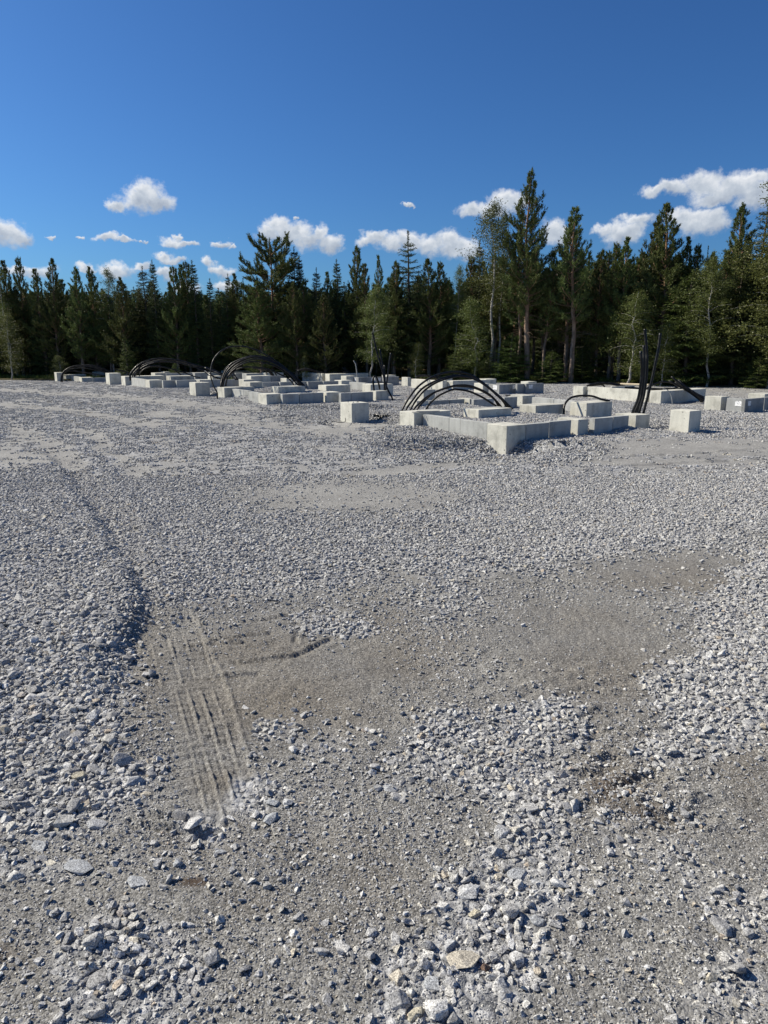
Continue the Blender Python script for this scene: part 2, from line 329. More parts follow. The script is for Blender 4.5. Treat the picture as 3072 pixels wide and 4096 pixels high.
# ------------------------------------------------------------------ ground sheet
def build_ground():
    ang = np.concatenate([np.arange(-180, -50, 4.0), np.arange(-50, 50, .095), np.arange(50, 180, 4.0)])
    th = np.radians(ang); rr = [.35]
    while rr[-1] < 34: rr.append(rr[-1] * (1.0045 if rr[-1] > 1.2 else 1.02))
    while rr[-1] < 900: rr.append(rr[-1] * 1.05)
    rr = np.array(rr); nr, na = len(rr), len(th)
    Rg, Tg = np.meshgrid(rr, th, indexing='ij')
    x = (Rg * np.sin(Tg)).ravel(); y = (Rg * np.cos(Tg)).ravel()
    z = np.where(y > .3, height(x, np.maximum(y, .3)), 0) * sstep(120, 60, np.hypot(x, y)) 
    z = np.where(np.hypot(x, y) > 60, np.minimum(z, 0) - .3 * sstep(60, 80, np.hypot(x, y)), z)
    co = np.stack([x, y, z], 1)
    i = np.arange(nr - 1)[:, None] * na; j = np.arange(na)[None, :]; j2 = (j + 1) % na
    q = np.stack([i + j, i + j2, i + na + j2, i + na + j], -1).reshape(-1, 4)[:, ::-1]
    c = len(co); co = np.vstack([co, [[0, 0, 0]]])
    tr = np.stack([np.full(na, c), (np.arange(na) + 1) % na, np.arange(na)], 1)
    me = mesh_np('ground', co, quads=q, tris=tr, smooth=True)
    X = np.append(x, 0); Y = np.append(np.maximum(y, .3), .3)
    cv, sz, md, sm = covers(X, Y); br, dk, red = brown(X, Y)
    a = me.color_attributes.new('cover', 'FLOAT_COLOR', 'POINT')
    buf = np.stack([np.maximum(cv, md * .9), br, dk, red], 1).astype(np.float32)
    a.data.foreach_set('color', buf.ravel())
    a2 = me.attributes.new('fines', 'FLOAT', 'POINT'); a2.data.foreach_set('value', sm.astype(np.float32))
    m, nt, b = newmat('gravel_ground', .93, .2)
    geo = node(nt, 'ShaderNodeNewGeometry'); P = geo.outputs['Position']; sepP = node(nt, 'ShaderNodeSeparateXYZ'); nt.links.new(P, sepP.inputs[0])
    at1 = node(nt, 'ShaderNodeAttribute', attribute_name='cover'); sep = node(nt, 'ShaderNodeSeparateColor'); nt.links.new(at1.outputs['Color'], sep.inputs[0])
    at2 = node(nt, 'ShaderNodeAttribute', attribute_name='fines')
    def nz(s, d=3, r=.6):
        k = node(nt, 'ShaderNodeTexNoise', i_Scale=s, i_Detail=d, i_Roughness=r); nt.links.new(P, k.inputs['Vector']); return k.outputs[0]
    vor = node(nt, 'ShaderNodeTexVoronoi', i_Scale=34.0); nt.links.new(P, vor.inputs['Vector'])
    vor2 = node(nt, 'ShaderNodeTexVoronoi', i_Scale=150.0); nt.links.new(P, vor2.inputs['Vector'])
    sepv = node(nt, 'ShaderNodeSeparateColor'); nt.links.new(vor.outputs['Color'], sepv.inputs[0])
    sepw = node(nt, 'ShaderNodeSeparateColor'); nt.links.new(vor2.outputs['Color'], sepw.inputs[0])
    sand = ramp(nt, sepw.outputs[0], [(0, (.085, .083, .078)), (.4, (.178, .173, .163)), (.8, (.235, .229, .217)), (1, (.35, .345, .33))]).outputs[0]
    sand = mixc(nt, 1.0, sand, ramp(nt, nz(420, 1), [(.3, (.7, .7, .7)), (.7, (1.25, 1.25, 1.25))]).outputs[0], 'MULTIPLY')
    sand = mixc(nt, 1.0, sand, ramp(nt, nz(1.6, 5), [(.3, (.84, .84, .85)), (.7, (1.12, 1.12, 1.11))]).outputs[0], 'MULTIPLY')
    sand = mixc(nt, math_(nt, 'MULTIPLY', sep.outputs[1], .9), sand, mixc(nt, 1.0, sand, (.64, .55, .44), 'MULTIPLY'))
    sand = mixc(nt, math_(nt, 'MULTIPLY', sep.outputs[2], .95), sand, (.06, .042, .03))
    sand = mixc(nt, math_(nt, 'MULTIPLY', at1.outputs['Alpha'], .55), sand, (.22, .10, .075))
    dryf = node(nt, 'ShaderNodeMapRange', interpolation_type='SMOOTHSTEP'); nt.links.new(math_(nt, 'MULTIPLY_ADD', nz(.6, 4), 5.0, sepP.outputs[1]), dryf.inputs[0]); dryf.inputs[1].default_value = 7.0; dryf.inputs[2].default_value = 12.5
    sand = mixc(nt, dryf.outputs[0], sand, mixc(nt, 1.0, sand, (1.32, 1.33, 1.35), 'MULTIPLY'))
    grv = ramp(nt, sepv.outputs[0], [(0, (.20, .205, .21)), (.5, (.36, .365, .375)), (1, (.50, .50, .505))]).outputs[0]
    grv = mixc(nt, .75, grv, ramp(nt, vor.outputs['Distance'], [(.35, (1, 1, 1)), (.75, (.42, .42, .43))]).outputs[0], 'MULTIPLY')
    grv = mixc(nt, .6, grv, ramp(nt, nz(300, 1), [(.3, (.6, .6, .6)), (.7, (1.3, 1.3, 1.3))]).outputs[0], 'MULTIPLY')
    cvr = ramp(nt, sep.outputs[0], [(.15, (0, 0, 0)), (.6, (1, 1, 1))]).outputs[0]
    col = mixc(nt, cvr, sand, grv)
    nt.links.new(col, b.inputs['Base Color'])
    h1 = math_(nt, 'MULTIPLY', math_(nt, 'SUBTRACT', .7, vor.outputs['Distance']), math_(nt, 'MULTIPLY_ADD', cvr, 1.3, .06))
    h2 = math_(nt, 'MULTIPLY_ADD', math_(nt, 'SUBTRACT', .6, vor2.outputs['Distance']), .22, h1)
    h3 = math_(nt, 'MULTIPLY_ADD', nz(500, 2), .05, h2)
    bump(nt, b, h3, .8, .014)
    me.materials.append(m)
    o = link(bpy.data.objects.new('ground', me)); tag(o, kind='structure'); return o
build_ground()

# ------------------------------------------------------------------ stones
def hull_stone(seed, flat=.62, n=15, elong=1.3):
    r = random.Random(seed); bm = bmesh.new()
    for i in range(n):
        v = Vector((r.gauss(0, 1), r.gauss(0, 1), r.gauss(0, 1))).normalized()
        v = v * r.uniform(.86, 1.06)
        bm.verts.new((v.x * elong * .5, v.y * .5 * r.uniform(.9, 1.05), v.z * .5 * flat))
    res = bmesh.ops.convex_hull(bm, input=bm.verts)
    bmesh.ops.delete(bm, geom=[g for g in res['geom_interior'] if isinstance(g, bmesh.types.BMVert)], context='VERTS')
    bmesh.ops.dissolve_limit(bm, angle_limit=R(16), verts=bm.verts, edges=bm.edges)
    return bm
def stone_mesh(name, seed, bev=.05, **kw):
    bm = hull_stone(seed, **kw)
    if bev: bmesh.ops.bevel(bm, geom=list(bm.edges), offset=bev, segments=1, profile=.5, affect='EDGES', clamp_overlap=True)
    bmesh.ops.triangulate(bm, faces=bm.faces)
    me = bpy.data.meshes.new(name); bm.to_mesh(me); bm.free(); me.materials.append(M_stone); return me
protos = bpy.data.collections.new('stone_shapes'); fars = bpy.data.collections.new('stone_clumps'); tinys = bpy.data.collections.new('pebble_shapes')
for k in range(14):
    protos.objects.link(bpy.data.objects.new('stone_shape', stone_mesh('stone_shape', 100 + k, .045, flat=random.uniform(.5, .85), n=random.randint(13, 22), elong=random.uniform(1.0, 1.55))))
for k in range(8):
    tinys.objects.link(bpy.data.objects.new('pebble_shape', stone_mesh('pebble_shape', 300 + k, 0, flat=random.uniform(.6, .9), n=random.randint(8, 11), elong=random.uniform(1.0, 1.4))))
for k in range(10):                                       # hand-sized scatter of small stones
    bm = bmesh.new(); r = random.Random(500 + k)
    for q in range(9):
        b2 = hull_stone(600 + k * 20 + q, flat=r.uniform(.55, .85), n=9, elong=r.uniform(1, 1.4))
        s = r.uniform(.022, .042); a = r.uniform(0, 6.3); rad = .085 * math.sqrt(r.random())
        mat = Matrix.Translation((rad * math.cos(a), rad * math.sin(a), s * .15)) @ Matrix.Rotation(r.uniform(0, 6.3), 4, 'Z') @ Matrix.Rotation(r.gauss(0, .35), 4, 'X') @ Matrix.Scale(s, 4)
        b2.transform(mat); t = bpy.data.meshes.new('t'); b2.to_mesh(t); b2.free(); bm.from_mesh(t); bpy.data.meshes.remove(t)
    bmesh.ops.triangulate(bm, faces=bm.faces)
    me = bpy.data.meshes.new('stone_clump'); bm.to_mesh(me); bm.free(); me.materials.append(M_stone)
    fars.objects.link(bpy.data.objects.new('stone_clump', me))
def scatter(name, pts, scl, rot, coll, label=None):
    me = bpy.data.meshes.new(name); me.vertices.add(len(pts)); me.vertices.foreach_set('co', pts.astype(np.float32).ravel())
    a = me.attributes.new('scl', 'FLOAT_VECTOR', 'POINT'); a.data.foreach_set('vector', scl.astype(np.float32).ravel())
    a = me.attributes.new('rot', 'FLOAT_VECTOR', 'POINT'); a.data.foreach_set('vector', rot.astype(np.float32).ravel())
    me.update(); o = link(bpy.data.objects.new(name, me))
    ng = bpy.data.node_groups.new(name, 'GeometryNodeTree')
    ng.interface.new_socket('Geometry', in_out='INPUT', socket_type='NodeSocketGeometry'); ng.interface.new_socket('Geometry', in_out='OUTPUT', socket_type='NodeSocketGeometry')
    gi = ng.nodes.new('NodeGroupInput'); go = ng.nodes.new('NodeGroupOutput')
    iop = ng.nodes.new('GeometryNodeInstanceOnPoints'); ci = ng.nodes.new('GeometryNodeCollectionInfo'); ci.inputs['Collection'].default_value = coll
    ci.inputs['Separate Children'].default_value = True; ci.inputs['Reset Children'].default_value = True
    iop.inputs['Pick Instance'].default_value = True
    na = ng.nodes.new('GeometryNodeInputNamedAttribute'); na.data_type = 'FLOAT_VECTOR'; na.inputs['Name'].default_value = 'scl'
    nb = ng.nodes.new('GeometryNodeInputNamedAttribute'); nb.data_type = 'FLOAT_VECTOR'; nb.inputs['Name'].default_value = 'rot'
    e2r = ng.nodes.new('FunctionNodeEulerToRotation')
    rv = ng.nodes.new('FunctionNodeRandomValue'); rv.data_type = 'INT'; rv.inputs[4].default_value = 0; rv.inputs[5].default_value = 1000
    L = ng.links.new
    L(gi.outputs[0], iop.inputs['Points']); L(ci.outputs[0], iop.inputs['Instance']); L(na.outputs[0], iop.inputs['Scale'])
    L(nb.outputs[0], e2r.inputs[0]); L(e2r.outputs[0], iop.inputs['Rotation']); L(rv.outputs[2], iop.inputs['Instance Index'])
    L(iop.outputs[0], go.inputs[0])
    md = o.modifiers.new('scatter', 'NODES'); md.node_group = ng
    tag(o, kind='stuff'); 
    if label: tag(o, label, 'gravel')
    return o
def wedge(n, y0, y1):
    y = np.sqrt(rng.uniform(y0 * y0, y1 * y1, n)); w = .60 * y + 1.3
    return rng.uniform(-1, 1, n) * w, y
def wedge_area(y0, y1): return .60 * (y1 * y1 - y0 * y0) + 2.6 * (y1 - y0)
BOXES = []          # footprints of the concrete, filled before the stones are scattered

# ------------------------------------------------------------------ concrete
def box_obj(name, u0, u1, v0, v1, z0, z1, mat, bev=.008, draft=0.0):
    """box on the site grid; origin at base centre"""
    c = U * ((u0 + u1) / 2) + V * ((v0 + v1) / 2); du = (u1 - u0) / 2; dv = (v1 - v0) / 2
    bm = bmesh.new(); r = bmesh.ops.create_cube(bm, size=1)
    for v in bm.verts:
        k = 1.0 + (draft if v.co.z > 0 else 0)
        v.co = Vector((v.co.x * 2 * dv, v.co.y * 2 * du, 0 if v.co.z < 0 else (z1 - z0)))
    # split long faces a little so that edges are not dead straight
    bmesh.ops.bevel(bm, geom=list(bm.edges), offset=bev, segments=2, profile=.6, affect='EDGES')
    rr = random.Random(int(abs(u0 * 991 + v0 * 377)) + 5)
    for v in bm.verts: v.co += Vector((rr.gauss(0, .0015), rr.gauss(0, .0015), rr.gauss(0, .001)))
    me = bpy.data.meshes.new(name); bm.to_mesh(me); bm.free(); me.materials.append(mat)
    o = bpy.data.objects.new(name, me); o.location = (c.x, c.y, z0); o.rotation_euler = (0, 0, AZ + rr.gauss(0, .002))
    BOXES.append((u0, u1, v0, v1)); return link(o)
def solve(p, d, xl, zt):
    """length along d (unit) from p so that the top corner lands at photo column xl"""
    x, y = p; zz = zt - EYE; k = (xl - CX) / F
    # x + t dx = k * ((y + t dy) CP - zz SP)
    return (k * (y * CP - zz * SP) - x) / (d.x - k * d.y * CP)
def box(c, fx, yt, xl, xr, zt=.30, zb=-.25, name='foundation_block', label=None, cat='concrete block', group=None, mat=None, bev=.01, hc=None):
    X, Y = cp(c, fx, yt); p = at(X, Y, zt)
    lu = -xl if xl < 0 else solve(p, U, cp(c, xl, 0)[0], zt); lv = -xr if xr < 0 else solve(p, V, cp(c, xr, 0)[0], zt)
    lu = min(max(lu, .06), 6); lv = min(max(lv, .06), 7)
    u, v = uv(*p)
    g = .001
    o = box_obj(name, u + g, u + lu - g, v + g, v + lv - g, zb, zt, mat or M_block, bev)
    if label: tag(o, label, cat, group)
    o['dims'] = [round(lu, 2), round(lv, 2), round(p[0], 2), round(p[1], 2)]
    return o
BL = 'foundation blocks'; BM = 'concrete ground beams'
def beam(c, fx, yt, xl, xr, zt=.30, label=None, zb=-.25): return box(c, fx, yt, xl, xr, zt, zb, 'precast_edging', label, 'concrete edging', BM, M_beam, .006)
def pad(c, fx, yt, xl, xr, zt=.36, label=None, zb=-.2): return box(c, fx, yt, xl, xr, zt, zb, 'foundation_pad', label, 'foundation pad', 'long foundation pads')
def blk(c, fx, yt, xl, xr, zt=.36, label=None, zb=-.35): return box(c, fx, yt, xl, xr, zt, zb, 'concrete_block', label, 'concrete block', BL)
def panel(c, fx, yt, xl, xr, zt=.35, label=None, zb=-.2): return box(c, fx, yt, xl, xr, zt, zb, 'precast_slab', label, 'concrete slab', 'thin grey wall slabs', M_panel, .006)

# near ring
blk('c6', 460, 808, 175, 738, .30, 'big deep corner block in the gravel hollow, nearest concrete to the camera', -.6)
beam('c5', 1290, 771, 932, -.14, .30, 'grey beam running left from the nearest corner block')
beam('c5', 930, 723, 785, -.14, .30, 'shortest beam of the near row, between two long beams')
beam('c5', 782, 701, 440, -.14, .30, 'grey beam with a triangular shadow butting the pad under the nearest pipe arch')
pad('c5', 320, 635, 125, 805, .34, 'near pad with steel strips on top at the left foot of the nearest pipe arch')
beam('c6', 742, 786, -.14, 1073, .30, 'shaded beam running right from the nearest corner block')
beam('c6', 1076, 749, -.14, 1392, .30, 'shaded beam ending against the block in front of the diagonal shadow')
blk('c6', 1495, 718, 1190, 1640, .30, 'low block set into the near right row of beams, halfway along', -.4)
beam('c7', 500, 806, -.14, 800, .30, 'shaded beam right of the low block in the near right row')
beam('c7', 806, 778, -.14, 1065, .30, 'shaded beam butting the end block below the upright pipes')
blk('c7', 1182, 752, 835, 1415, .30, 'end block of the near row, directly below the upright black pipes', -.4)
pad('c5', 1178, 597, 975, 1615, .36, 'long pad inside the near ring under the right foot of the pipe arch')
pad('c6', 880, 517, 645, 1290, .36, 'long pad in gravel left of the single thin pipe loop')
blk('c7', 365, 550, 90, 790, .40, 'wide block with a diagonal pipe shadow on its bright face')
blk('c5', 357, 478, 195, 515, .34, 'block behind the nearest pipe arch, the lower and nearer of two')
blk('c5', 447, 330, 330, 600, .38, 'block behind the nearest pipe arch, the upper and farther of two')
beam('c5', 520, 476, -.14, 790, .30, 'far beam of the near ring seen under the pipe arch, left piece')
beam('c5', 795, 462, -.14, 990, .30, 'far beam of the near ring seen under the pipe arch, middle piece')
blk('c5', 1062, 450, 900, 1110, .31, 'small low block between far beams under the pipe arch')
beam('c5', 1112, 458, -.14, 1380, .30, 'far beam of the near ring crossing behind the right foot of the pipe arch')
beam('c6', 430, 396, -.14, 612, .30, 'far beam just left of the flat cap block')
blk('c6', 690, 372, 485, 868, .30, 'flat cap block at the far corner of the near ring')
beam('c6', 1440, 448, 1140, -.14, .27, 'low sunlit beam running from the flat cap block to the thin pipe loop, near half')
beam('c6', 1136, 418, 822, -.14, .27, 'low sunlit beam running from the flat cap block to the thin pipe loop, far half')
# free-standing cubes
cube = {}
for nm, a, lab in (('C', ('c8', 567, 580, 288, 730, .432), 'isolated concrete cube at the right with its shadow on the gravel'),
                   ('D', ('c4', 945, 640, 778, 1203, .441), 'isolated concrete cube with small black cable at its foot, left of the nearest arch'),
                   ('O', ('c2', 1165, 545, 1063, 1402, .46), 'isolated concrete cube with stones on top, left of the tall pipe loop'),
                   ('P', ('c1', 980, 305, 917, 1172, .44), 'isolated concrete cube in the far left row between two low pads'),
                   ('Q', ('c1', 107, 292, 67, 215, .28), 'leftmost concrete cube, at the foot of the farthest left pipe arch')):
    o = box(*a, zb=-.3, name='concrete_cube', label=lab, cat='concrete cube', group='free-standing concrete cubes'); cube[nm] = o
# second ring
blk('c3', 970, 858, 838, 1222, .30, 'corner block of the middle ring with pitted bright face', -.4)
beam('c3', 838, 833, 679, -.14, .30, 'light grey beam running left from the pitted corner block')
beam('c3', 676, 803, 605, -.14, .30, 'shortest beam of the middle ring')
beam('c3', 602, 793, 415, -.14, .30, 'beam with triangular shadow below the tall pipe loop')
pad('c3', 302, 755, 192, 780, .34, 'pad at the left foot of the tall middle pipe loop')
beam('c3', 1224, 857, -.14, 1485, .30, 'shaded beam running right from the pitted corner block')
beam('c4', 20, 497, -.14, 172, .30, 'shaded middle beam of the middle ring')
beam('c4', 175, 494, -.14, 532, .30, 'shaded long beam ending at the narrow block behind the cabled cube')
blk('c4', 575, 480, 445, 785, .30, 'narrow block in the middle ring behind the cabled cube', -.3)
beam('c4', 788, 489, -.14, 938, .30, 'short shaded beam right of the narrow block')
beam('c4', 941, 482, -.14, 1262, .30, 'shaded beam ending under the small double pipe loop')
blk('c4', 1305, 460, 1215, 1492, .30, 'end block of the middle ring in front of the small pipe loop', -.35)
blk('c4', 1227, 362, 1100, 1560, .40, 'large block standing behind the small double pipe loop', -.3)
pad('c3', 1155, 742, 1040, 1580, .36, 'long pad at the right foot of the middle pipe arch')
pad('c4', 570, 378, 452, 928, .36, 'long pad alone in gravel right of the middle pipe arch')
blk('c3', 710, 668, 608, 913, .38, 'block standing under the middle pipe arch')
blk('c3', 612, 628, 530, 780, .31, 'low slab just behind the block under the middle pipe arch')
blk('c3', 727, 570, 648, 1045, .36, 'wide block seen through the middle pipe arch')
panel('c3', 1048, 570, -.10, 1275, .34, 'thin grey panel with a paper sheet seen through the middle pipe arch')
blk('c3', 1285, 610, 1192, 1385, .36, 'small white block left of the right foot of the middle arch')
beam('c3', 915, 670, -.14, 1185, .30, 'far beam under the middle pipe arch, left piece')
beam('c3', 1188, 665, -.14, 1372, .30, 'far beam under the middle pipe arch, right piece')
beam('c4', 110, 322, -.14, 300, .30, 'far beam of the middle ring, just right of the arch foot')
beam('c4', 304, 320, -.14, 528, .30, 'far beam of the middle ring with gravel in front, middle piece')
beam('c4', 532, 315, -.14, 752, .30, 'far beam of the middle ring with a slanted end')
blk('c4', 797, 303, 693, 960, .31, 'low block at the far corner of the middle ring')
beam('c4', 1300, 356, 1152, -.14, .29, 'sunlit low beam behind the small pipe loop, near piece')
beam('c4', 1148, 340, 910, -.14, .29, 'sunlit low beam left of the small pipe loop, far piece')
blk('c4', 870, 238, 787, 1000, .40, 'block at the left end of the papered wall panels')
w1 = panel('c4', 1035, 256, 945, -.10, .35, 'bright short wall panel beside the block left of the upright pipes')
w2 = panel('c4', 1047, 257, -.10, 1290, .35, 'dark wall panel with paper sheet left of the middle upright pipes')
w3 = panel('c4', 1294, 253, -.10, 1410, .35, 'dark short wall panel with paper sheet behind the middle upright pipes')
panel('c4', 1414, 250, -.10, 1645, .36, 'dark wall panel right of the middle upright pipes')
# raised foundations behind
blk('c4', 170, 170, 88, 225, .36, 'left end block of the raised foundation right of the middle arch')
blk('c4', 510, 200, 216, 572, .36, 'long sunlit wall of the raised foundation right of the middle arch')
blk('c4', 620, 207, 556, 1195, .36, 'right wall block of the raised foundation behind the papered panels')
blk('c4', 650, 168, 640, 782, .36, 'rear wall block of the raised foundation under loose pipes')
blk('c5', 235, 165, 155, 278, .36, 'left end block of the raised foundation seen through the nearest arch')
blk('c5', 700, 210, 282, 758, .36, 'long sunlit wall of the raised foundation seen through the nearest arch')
blk('c5', 835, 212, 752, 1412, .36, 'right wall block of the raised foundation seen through the nearest arch')
blk('c5', 735, 160, 720, 830, .38, 'rear wall block with a small hook seen through the nearest arch')
blk('c5', 1235, 245, 1115, 1330, .36, 'sunlit block crossed by the top right of the nearest arch')
w4 = panel('c5', 1432, 258, 1310, -.10, .35, 'white-papered bright panel just right of the nearest arch')
w5 = panel('c6', 352, 212, -.10, 608, .35, 'dark papered panel right of the nearest arch')
panel('c6', 612, 204, -.10, 735, .36, 'dark plain panel in the middle of the papered row')
w6 = panel('c6', 742, 198, -.10, 995, .37, 'dark papered panel at the right end of the row behind the near ring')
blk('c7', 308, 277, 140, 378, .36, 'left end block of the raised foundation at right')
blk('c7', 1360, 335, 372, 1420, .36, 'longest sunlit wall, passing behind the right upright pipes')
blk('c8', 165, 298, 2, 790, .36, 'shaded wall block right of the upright pipes with a grey cable hanging over it')
blk('c7', 780, 275, 770, 1160, .38, 'rear wall block of the right raised foundation beneath the loose pipes')
pad('c8', 1010, 378, 775, 1120, .38, 'squat block at the right end of the slanted pipes')
w7 = panel('c8', 1310, 406, 1082, -.10, .36, 'bright wall panel with a white sheet at far right')
w8 = panel('c8', 1345, 410, -.10, 1612, .36, 'dark wall panel with a faint sheet at far right')
panel('c8', 1618, 385, -.10, 1900, .36, 'dark wall panel cut by the right edge of the photo')
blk('c8', 1620, 340, 1385, 1800, .38, 'rough rear block above the far right wall panels')
# third ring
blk('c2', 405, 503, 330, 625, .30, 'corner block of the third ring, right of a dark gravel dip')
beam('c2', 330, 490, 100, -.14, .30, 'sunlit beam left of the third corner block')
pad('c1', 1243, 357, 1177, 1900, .34, 'pad at the left foot of the wide low pipe arch')
beam('c2', 628, 505, -.14, 850, .30, 'shaded beam of the third ring, left piece')
beam('c2', 854, 503, -.14, 1215, .30, 'shaded beam of the third ring, behind the stone-topped cube')
blk('c2', 1238, 497, 1160, 1430, .31, 'low block behind the stone-topped cube')
beam('c3', 8, 632, -.14, 585, .30, 'shaded beam behind the tall pipe loop')
blk('c2', 498, 383, 430, 678, .40, 'tall block under the wide low pipe arch')
beam('c2', 682, 385, -.14, 1112, .30, 'thin far beam under the wide low arch')
pad('c2', 755, 435, 680, 1140, .34, 'long pad under the wide low pipe arch')
pad('c3', 115, 572, 40, 275, .33, 'small pad behind the tall pipe loop')
beam('c2', 1160, 380, 1085, 1560, .30, 'far block and beam left of the tall pipe loop')
blk('c2', 655, 362, 600, 755, .32, 'farthest low block above the wide arch')
# fourth ring
blk('c1', 527, 375, 480, 710, .04, 'corner block of the farthest left ring')
beam('c1', 713, 377, -.14, 925, .04, 'shaded beam between the farthest corner block and a cube')
beam('c1', 480, 367, 350, -.14, .04, 'sunlit beam of the farthest left ring')
pad('c1', 262, 330, 215, 600, .08, 'pad beside the leftmost cube')
blk('c1', 748, 282, 700, 905, .20, 'block under the farthest left pipe arch')
pad('c1', 870, 322, 842, 930, .06, 'low slab left of the far row cube')
pad('c1', 1185, 325, 1170, 1300, .1, 'low slab right of the far row cube')
beam('c1', 1180, 285, -.3, 1370, .25, 'far pale beam behind the far row cube')
# far foundations behind the middle arch
beam('c3', 480, 522, 455, 625, .30, 'far sunlit slab left of the steel ends')
beam('c3', 655, 532, 585, 965, .32, 'far long slab seen through the middle arch')
blk('c3', 345, 490, 252, 900, .36, 'farthest long wall seen through the middle arch')
blk('c3', 980, 520, 895, 1240, .36, 'farthest right wall seen through the middle arch')
blk('c6', 160, 130, 60, 308, .38, 'pale block at the far edge of the gravel, right of the nearest arch')
blk('c4', 1480, 225, 1392, 1600, .40, 'pale cap behind the middle upright pipes')
pad('c6', 770, 170, 660, 890, .40, 'flat pale slab on the row end behind the near ring')

def sheet(w, du, dz, wd, hd, face, label):      # paper sheet fixed on a panel face, child of it
    bb = w.data; xs = [v.co.x for v in bb.vertices]; ys = [v.co.y for v in bb.vertices]
    if face == 'u': c = Vector((min(xs) + du * (max(xs) - min(xs)), min(ys) - .004, dz)); sx, sy = wd, .003
    else: c = Vector((min(xs) - .004, min(ys) + du * (max(ys) - min(ys)), dz)); sx, sy = .003, wd
    bm = bmesh.new(); bmesh.ops.create_cube(bm, size=1)
    for v in bm.verts: v.co = Vector((v.co.x * sx, v.co.y * sy, v.co.z * hd)) + c
    me = bpy.data.meshes.new('paper_sheet'); bm.to_mesh(me); bm.free(); me.materials.append(M_paper)
    link(bpy.data.objects.new('paper_sheet', me), w)
for w, du, dz, wd, hd, f in ((w1, .4, .44, .12, .1, 'v'), (w2, .86, .44, .18, .13, 'u'), (w3, .5, .44, .20, .13, 'u'), (w4, .28, .44, .22, .16, 'v'), (w5, .86, .44, .20, .14, 'u'), (w6, .25, .46, .20, .14, 'u'), (w7, .22, .43, .21, .13, 'v'), (w8, .22, .44, .13, .12, 'u')):
    sheet(w, du, dz, wd, hd, f, '')

# ------------------------------------------------------------------ pipes
def catmull(P, n=8):
    P = [2 * P[0] - P[1]] + list(P) + [2 * P[-1] - P[-2]]; out = []
    for i in range(1, len(P) - 2):
        for k in range(n):
            t = k / n; a, b, c, d = P[i - 1], P[i], P[i + 1], P[i + 2]
            out.append(.5 * ((2 * b) + (c - a) * t + (2 * a - 5 * b + 4 * c - d) * t * t + (-a + 3 * b - 3 * c + d) * t ** 3))
    out.append(P[-2]); return out
def tube_mesh(pts, r, sides=10, r1=None, cap=True):
    n = len(pts); co = []; r1 = r if r1 is None else r1
    up = Vector((0, 0, 1)); prev = None
    for i, p in enumerate(pts):
        t = (pts[min(i + 1, n - 1)] - pts[max(i - 1, 0)]).normalized()
        if prev is None: s = t.orthogonal().normalized()
        else: s = (prev - t * prev.dot(t)).normalized()
        prev = s; q = t.cross(s); rad = r + (r1 - r) * i / (n - 1)
        for k in range(sides):
            a = 2 * math.pi * k / sides; co.append(p + (s * math.cos(a) + q * math.sin(a)) * rad)
    quads = [(i * sides + k, i * sides + (k + 1) % sides, (i + 1) * sides + (k + 1) % sides, (i + 1) * sides + k) for i in range(n - 1) for k in range(sides)]
    return co, quads
def pipe(c, pts, y0, y1, r=.022, label=None, group=None, mat=None, name='black_pipe', cat='pipe', bulge=0.0, sink=True):
    P = []; L = len(pts)
    for i, (x, y) in enumerate(pts):
        t = i / (L - 1); X, Yp = cp(c, x, y); P.append(atY(X, Yp, y0 + (y1 - y0) * t + bulge * math.sin(math.pi * t)))
    if sink: P = [P[0] + Vector((0, 0, -.25))] + P
    C = catmull(P, 6); base = C[0].copy()
    co, q = tube_mesh([p - base for p in C], r)
    n = len(co); nb = 10
    me = mesh_np(name, np.array([tuple(v) for v in co]), quads=np.array(q), mat=mat or M_pipe, smooth=True)
    # end cap ring: hollow dark end closed by an inner disc
    bm = bmesh.new(); bm.from_mesh(me); bm.verts.ensure_lookup_table()
    for ring in (list(range(nb)), list(range(n - nb, n))):
        try: f = bm.faces.new([bm.verts[i] for i in ring]); f.smooth = False
        except ValueError: pass
    bmesh.ops.recalc_face_normals(bm, faces=bm.faces); bm.to_mesh(me); bm.free()
    o = link(bpy.data.objects.new(name, me)); o.location = base
    return tag(o, label, cat, group)
G1 = 'pipes of the nearest arch'; G2 = 'pipes of the middle arch'; G3 = 'pipes of the wide low arch'; G4 = 'pipes of the farthest left arch'
near = [([(160, 612), (250, 440), (380, 280), (560, 160), (760, 100), (900, 92), (1050, 125), (1200, 210), (1350, 330), (1480, 440), (1625, 585)], 'outermost black pipe of the nearest arch'),
        ([(205, 612), (290, 480), (420, 320), (600, 215), (800, 150), (940, 140), (1100, 180), (1250, 260), (1400, 380), (1520, 480), (1590, 585)], 'second black pipe from outside in the nearest arch'),
        ([(268, 612), (325, 500), (445, 350), (610, 235), (810, 165), (965, 152), (1125, 190), (1285, 285), (1425, 405), (1500, 480), (1560, 575)], 'third pipe from outside in the nearest arch, dusty grey at its left foot'),
        ([(310, 600), (420, 480), (560, 380), (760, 300), (900, 270), (1050, 275), (1200, 325), (1330, 400), (1430, 500), (1480, 560)], 'upper pipe of the lower group in the nearest arch'),
        ([(355, 605), (450, 480), (600, 360), (800, 290), (950, 282), (1100, 300), (1250, 360), (1380, 450), (1440, 545)], 'lower pipe of the lower group in the nearest arch'),
        ([(480, 600), (540, 500), (660, 400), (820, 330), (900, 325), (1050, 350), (1200, 415), (1300, 475), (1410, 545)], 'innermost pipe of the nearest arch, lowest curve')]
for i, (p, lab) in enumerate(near): pipe('c5', p, 15.75 + .12 * i, 16.95 - .05 * i, .0235, lab, G1, bulge=.15 * math.sin(i * 2.1))
